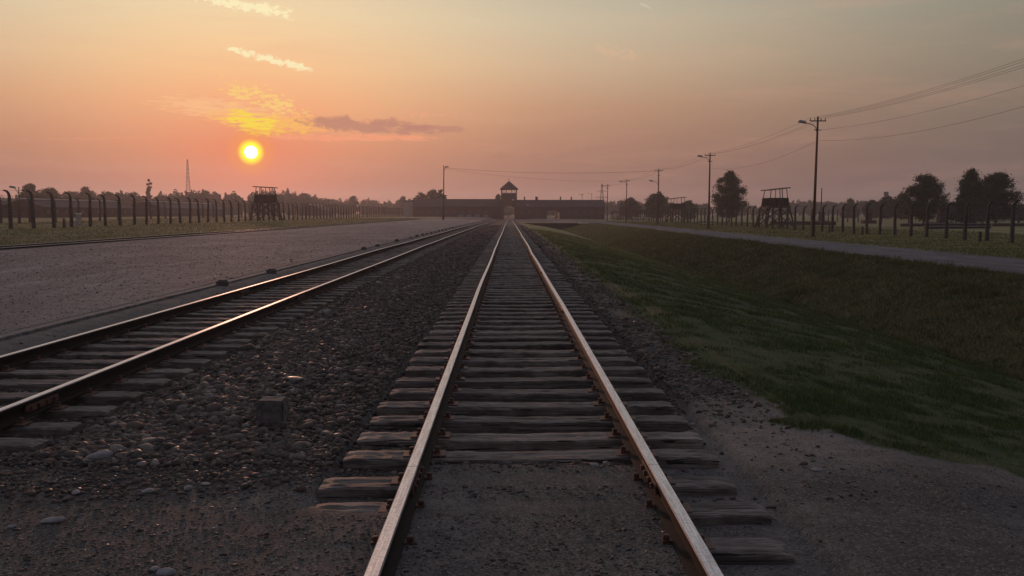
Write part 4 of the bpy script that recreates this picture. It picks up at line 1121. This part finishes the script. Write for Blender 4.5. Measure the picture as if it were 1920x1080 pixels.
T = [ # px, Y, H, W, kind, label
 (1366, 250, 14.2, 9.8, 'birch', 'tall leafy birch behind the second lamp pole'),
 (1732, 205, 11.0, 9.8, 'round', 'round broadleaf tree with open gaps, left of the two big ones'),
 (1817, 200, 12.2, 8.6, 'cone', 'pointed tree touching the left side of the broad dark one'),
 (1865, 204, 11.4, 10.4, 'round', 'broad dark round tree, rightmost in the field'),
 (1231, 330, 10.0, 9.6, 'round', 'dense round tree behind the third lamp pole'),
 (1290, 350, 7.4, 6.5, 'round', 'low tree right behind the middle right watchtower'),
 (1182, 400, 9.2, 10, 'round', 'wide hazy tree between the gatehouse and the third lamp pole'),
 (1660, 330, 8.6, 7.4, 'round', 'hazy tree directly left of the round broadleaf one'),
 (1688, 300, 8.7, 7.2, 'round', 'bushy tree tucked against the round broadleaf one'),
 (1633, 360, 7.6, 7.0, 'round', 'hazy round tree left of the bushy pair'),
 (1592, 430, 9.3, 8.0, 'cone', 'hazy pointed trees standing out of the right wood'),
 (1778, 330, 6.2, 6.0, 'round', 'low tree in the gap before the two big trees'),
 (1912, 300, 5.2, 8.0, 'round', 'low bushy tree at the right edge of the view'),
 (283, 480, 16.0, 5.0, 'cone', 'slim tree at the foot of the antenna mast'),
 (62, 330, 12.0, 8.0, 'round', 'tall bushy tree behind the short street lamp'),
 (100, 350, 11.0, 8.5, 'round', 'bushy tree second from the left behind the barracks'),
 (165, 420, 13.4, 8.0, 'round', 'domed tree above the middle of the long barrack'),
 (208, 460, 12.2, 6.0, 'round', 'small crowned tree above the right end of the barrack'),
 (388, 520, 14.0, 10., 'round', 'domed tree between lattice mast and low sun'),
 (574, 560, 13.6, 7.0, 'round', 'separate tree at the right end of the left wood'),
 (664, 600, 12.6, 8.0, 'round', 'hazy tree above the far fence end'),
 (757, 620, 12.6, 8.0, 'round', 'hazy tree just left of the gatehouse annex'),
 (812, 440, 12.8, 9.0, 'round', 'leafy tree rising behind the left gatehouse roof'),
 (828, 430, 12.6, 6.0, 'round', 'tree showing beside the lone pole over the gatehouse roof'),
 (790, 450, 11.4, 9.0, 'round', 'lower tree behind the left end of the gatehouse'),
 (934, 420, 11.5, 4.0, 'round', 'small tree peeping out left of the gate tower'),
]
for i, (px, Y_, H, W, kd, lab) in enumerate(T):
    near = Y_ < 280
    tree(tx(px, Y_), Y_, H, W, lab, kd, 30000 if near else 11000, .17 if near else .28, 'trees around the fields', i)
def wood(px0, px1, Y_, tops, label, n=26000, depth=40, leaf=.75, seed=0):
    rg = np.random.default_rng(seed+90); Ps = []; x0, x1 = tx(px0, Y_), tx(px1, Y_)
    nt = max(4, int((x1-x0)*1.0/1.9)); tr = MB()
    for i in range(nt):
        x = rg.uniform(x0, x1); yy_ = Y_+rg.uniform(0, depth); px = 955+x/Y_*1728
        top = np.interp(px, [t[0] for t in tops], [t[1] for t in tops]); H = (399-top)/1728*Y_+1.72
        H = H*rg.choice([.80, .9, 1.0, 1.0, 1.05])+rg.normal()*.5; W = rg.uniform(6, 11); k = int(n/nt)
        d = rg.normal(size=(k, 3)); d /= np.linalg.norm(d, axis=1, keepdims=True); rr = rg.random(k)**.4
        cone = rg.random() < .2
        q = d*rr[:, None]
        lump = 1+.22*np.sin(d[:, 0]*7+i)*np.sin(d[:, 2]*6+i*2)
        z = H*.52+q[:, 2]*H*.48*lump; wz = W/2*(np.clip((H-z)/H, .05, 1)*1.3 if cone else 1)
        Ps.append(np.stack([x+q[:, 0]*wz*lump, yy_+q[:, 1]*wz, z], -1))
        tr.tube([(x, yy_, -1), (x, yy_, H*.6)], .22, 5)
    P = np.concatenate(Ps); o = leaves(P, leaf, 'woodland', M['leaf2']); tag(o, label, kind='stuff')
    t = tr.build('stems', M['bark'], o); return o
wood(-140, 60, 520, [(-140,366),(0,369),(60,368)], 'distant wood at the far left', 20000, seed=1)
wood(40, 300, 470, [(40,352),(75,353),(90,357),(130,359),(165,357),(205,361),(240,364),(300,362)], 'distant wood behind the left barracks', 60000, seed=2, leaf=.6)
wood(290, 490, 540, [(290,362),(330,361),(390,358),(412,364),(430,365),(450,361),(480,360)], 'dark distant wood under the low sun', 52000, seed=3, leaf=.65)
wood(480, 640, 600, [(480,364),(530,359),(560,362),(580,368),(600,373),(640,373)], 'distant wood right of the left watchtower', 34000, seed=4, leaf=.7)
wood(630, 800, 720, [(630,374),(690,375),(700,377),(740,377),(800,372)], 'hazy distant wood left of the gatehouse', 30000, seed=5, leaf=.8)
wood(1110, 1420, 700, [(1110,380),(1180,377),(1210,380),(1280,381),(1340,382),(1420,386)], 'hazy distant wood right of the gatehouse', 60000, seed=6, leaf=.8)
wood(1400, 1640, 780, [(1400,387),(1440,383),(1500,378),(1530,377),(1545,376),(1580,380),(1640,378)], 'hazy distant wood behind the nearest right watchtower', 52000, seed=7, leaf=.85)
wood(1610, 2060, 640, [(1610,380),(1700,378),(1770,387),(1800,388),(1920,390),(2060,386)], 'hazy distant wood behind the right field trees', 60000, seed=8, leaf=.8)
wood(905, 1075, 600, [(905,386),(950,388),(1000,386),(1075,388)], 'dim wood seen through the gatehouse openings', 16000, 40, .8, seed=12)
wood(700, 1250, 1100, [(700,386),(1250,386)], 'faint far wood beyond the gatehouse', 40000, 60, 1.3, seed=9)

# ------------------------------------------------------------------ haze
hz = MB().box((0, 700, 24.5), (5400, 3900, 60)).build('haze', None)
hm = bpy.data.materials.new('haze_air'); hm.use_nodes = True; nt = hm.node_tree; nt.nodes.clear()
pv = nt.nodes.new('ShaderNodeVolumePrincipled'); pv.inputs['Color'].default_value = (.72, .72, .80, 1)
pv.inputs['Density'].default_value = .00037; pv.inputs['Anisotropy'].default_value = .6
ou = nt.nodes.new('ShaderNodeOutputMaterial'); nt.links.new(pv.outputs[0], ou.inputs['Volume'])
hz.data.materials.append(hm); tag(hz, 'thin morning haze over the fields', kind='stuff')
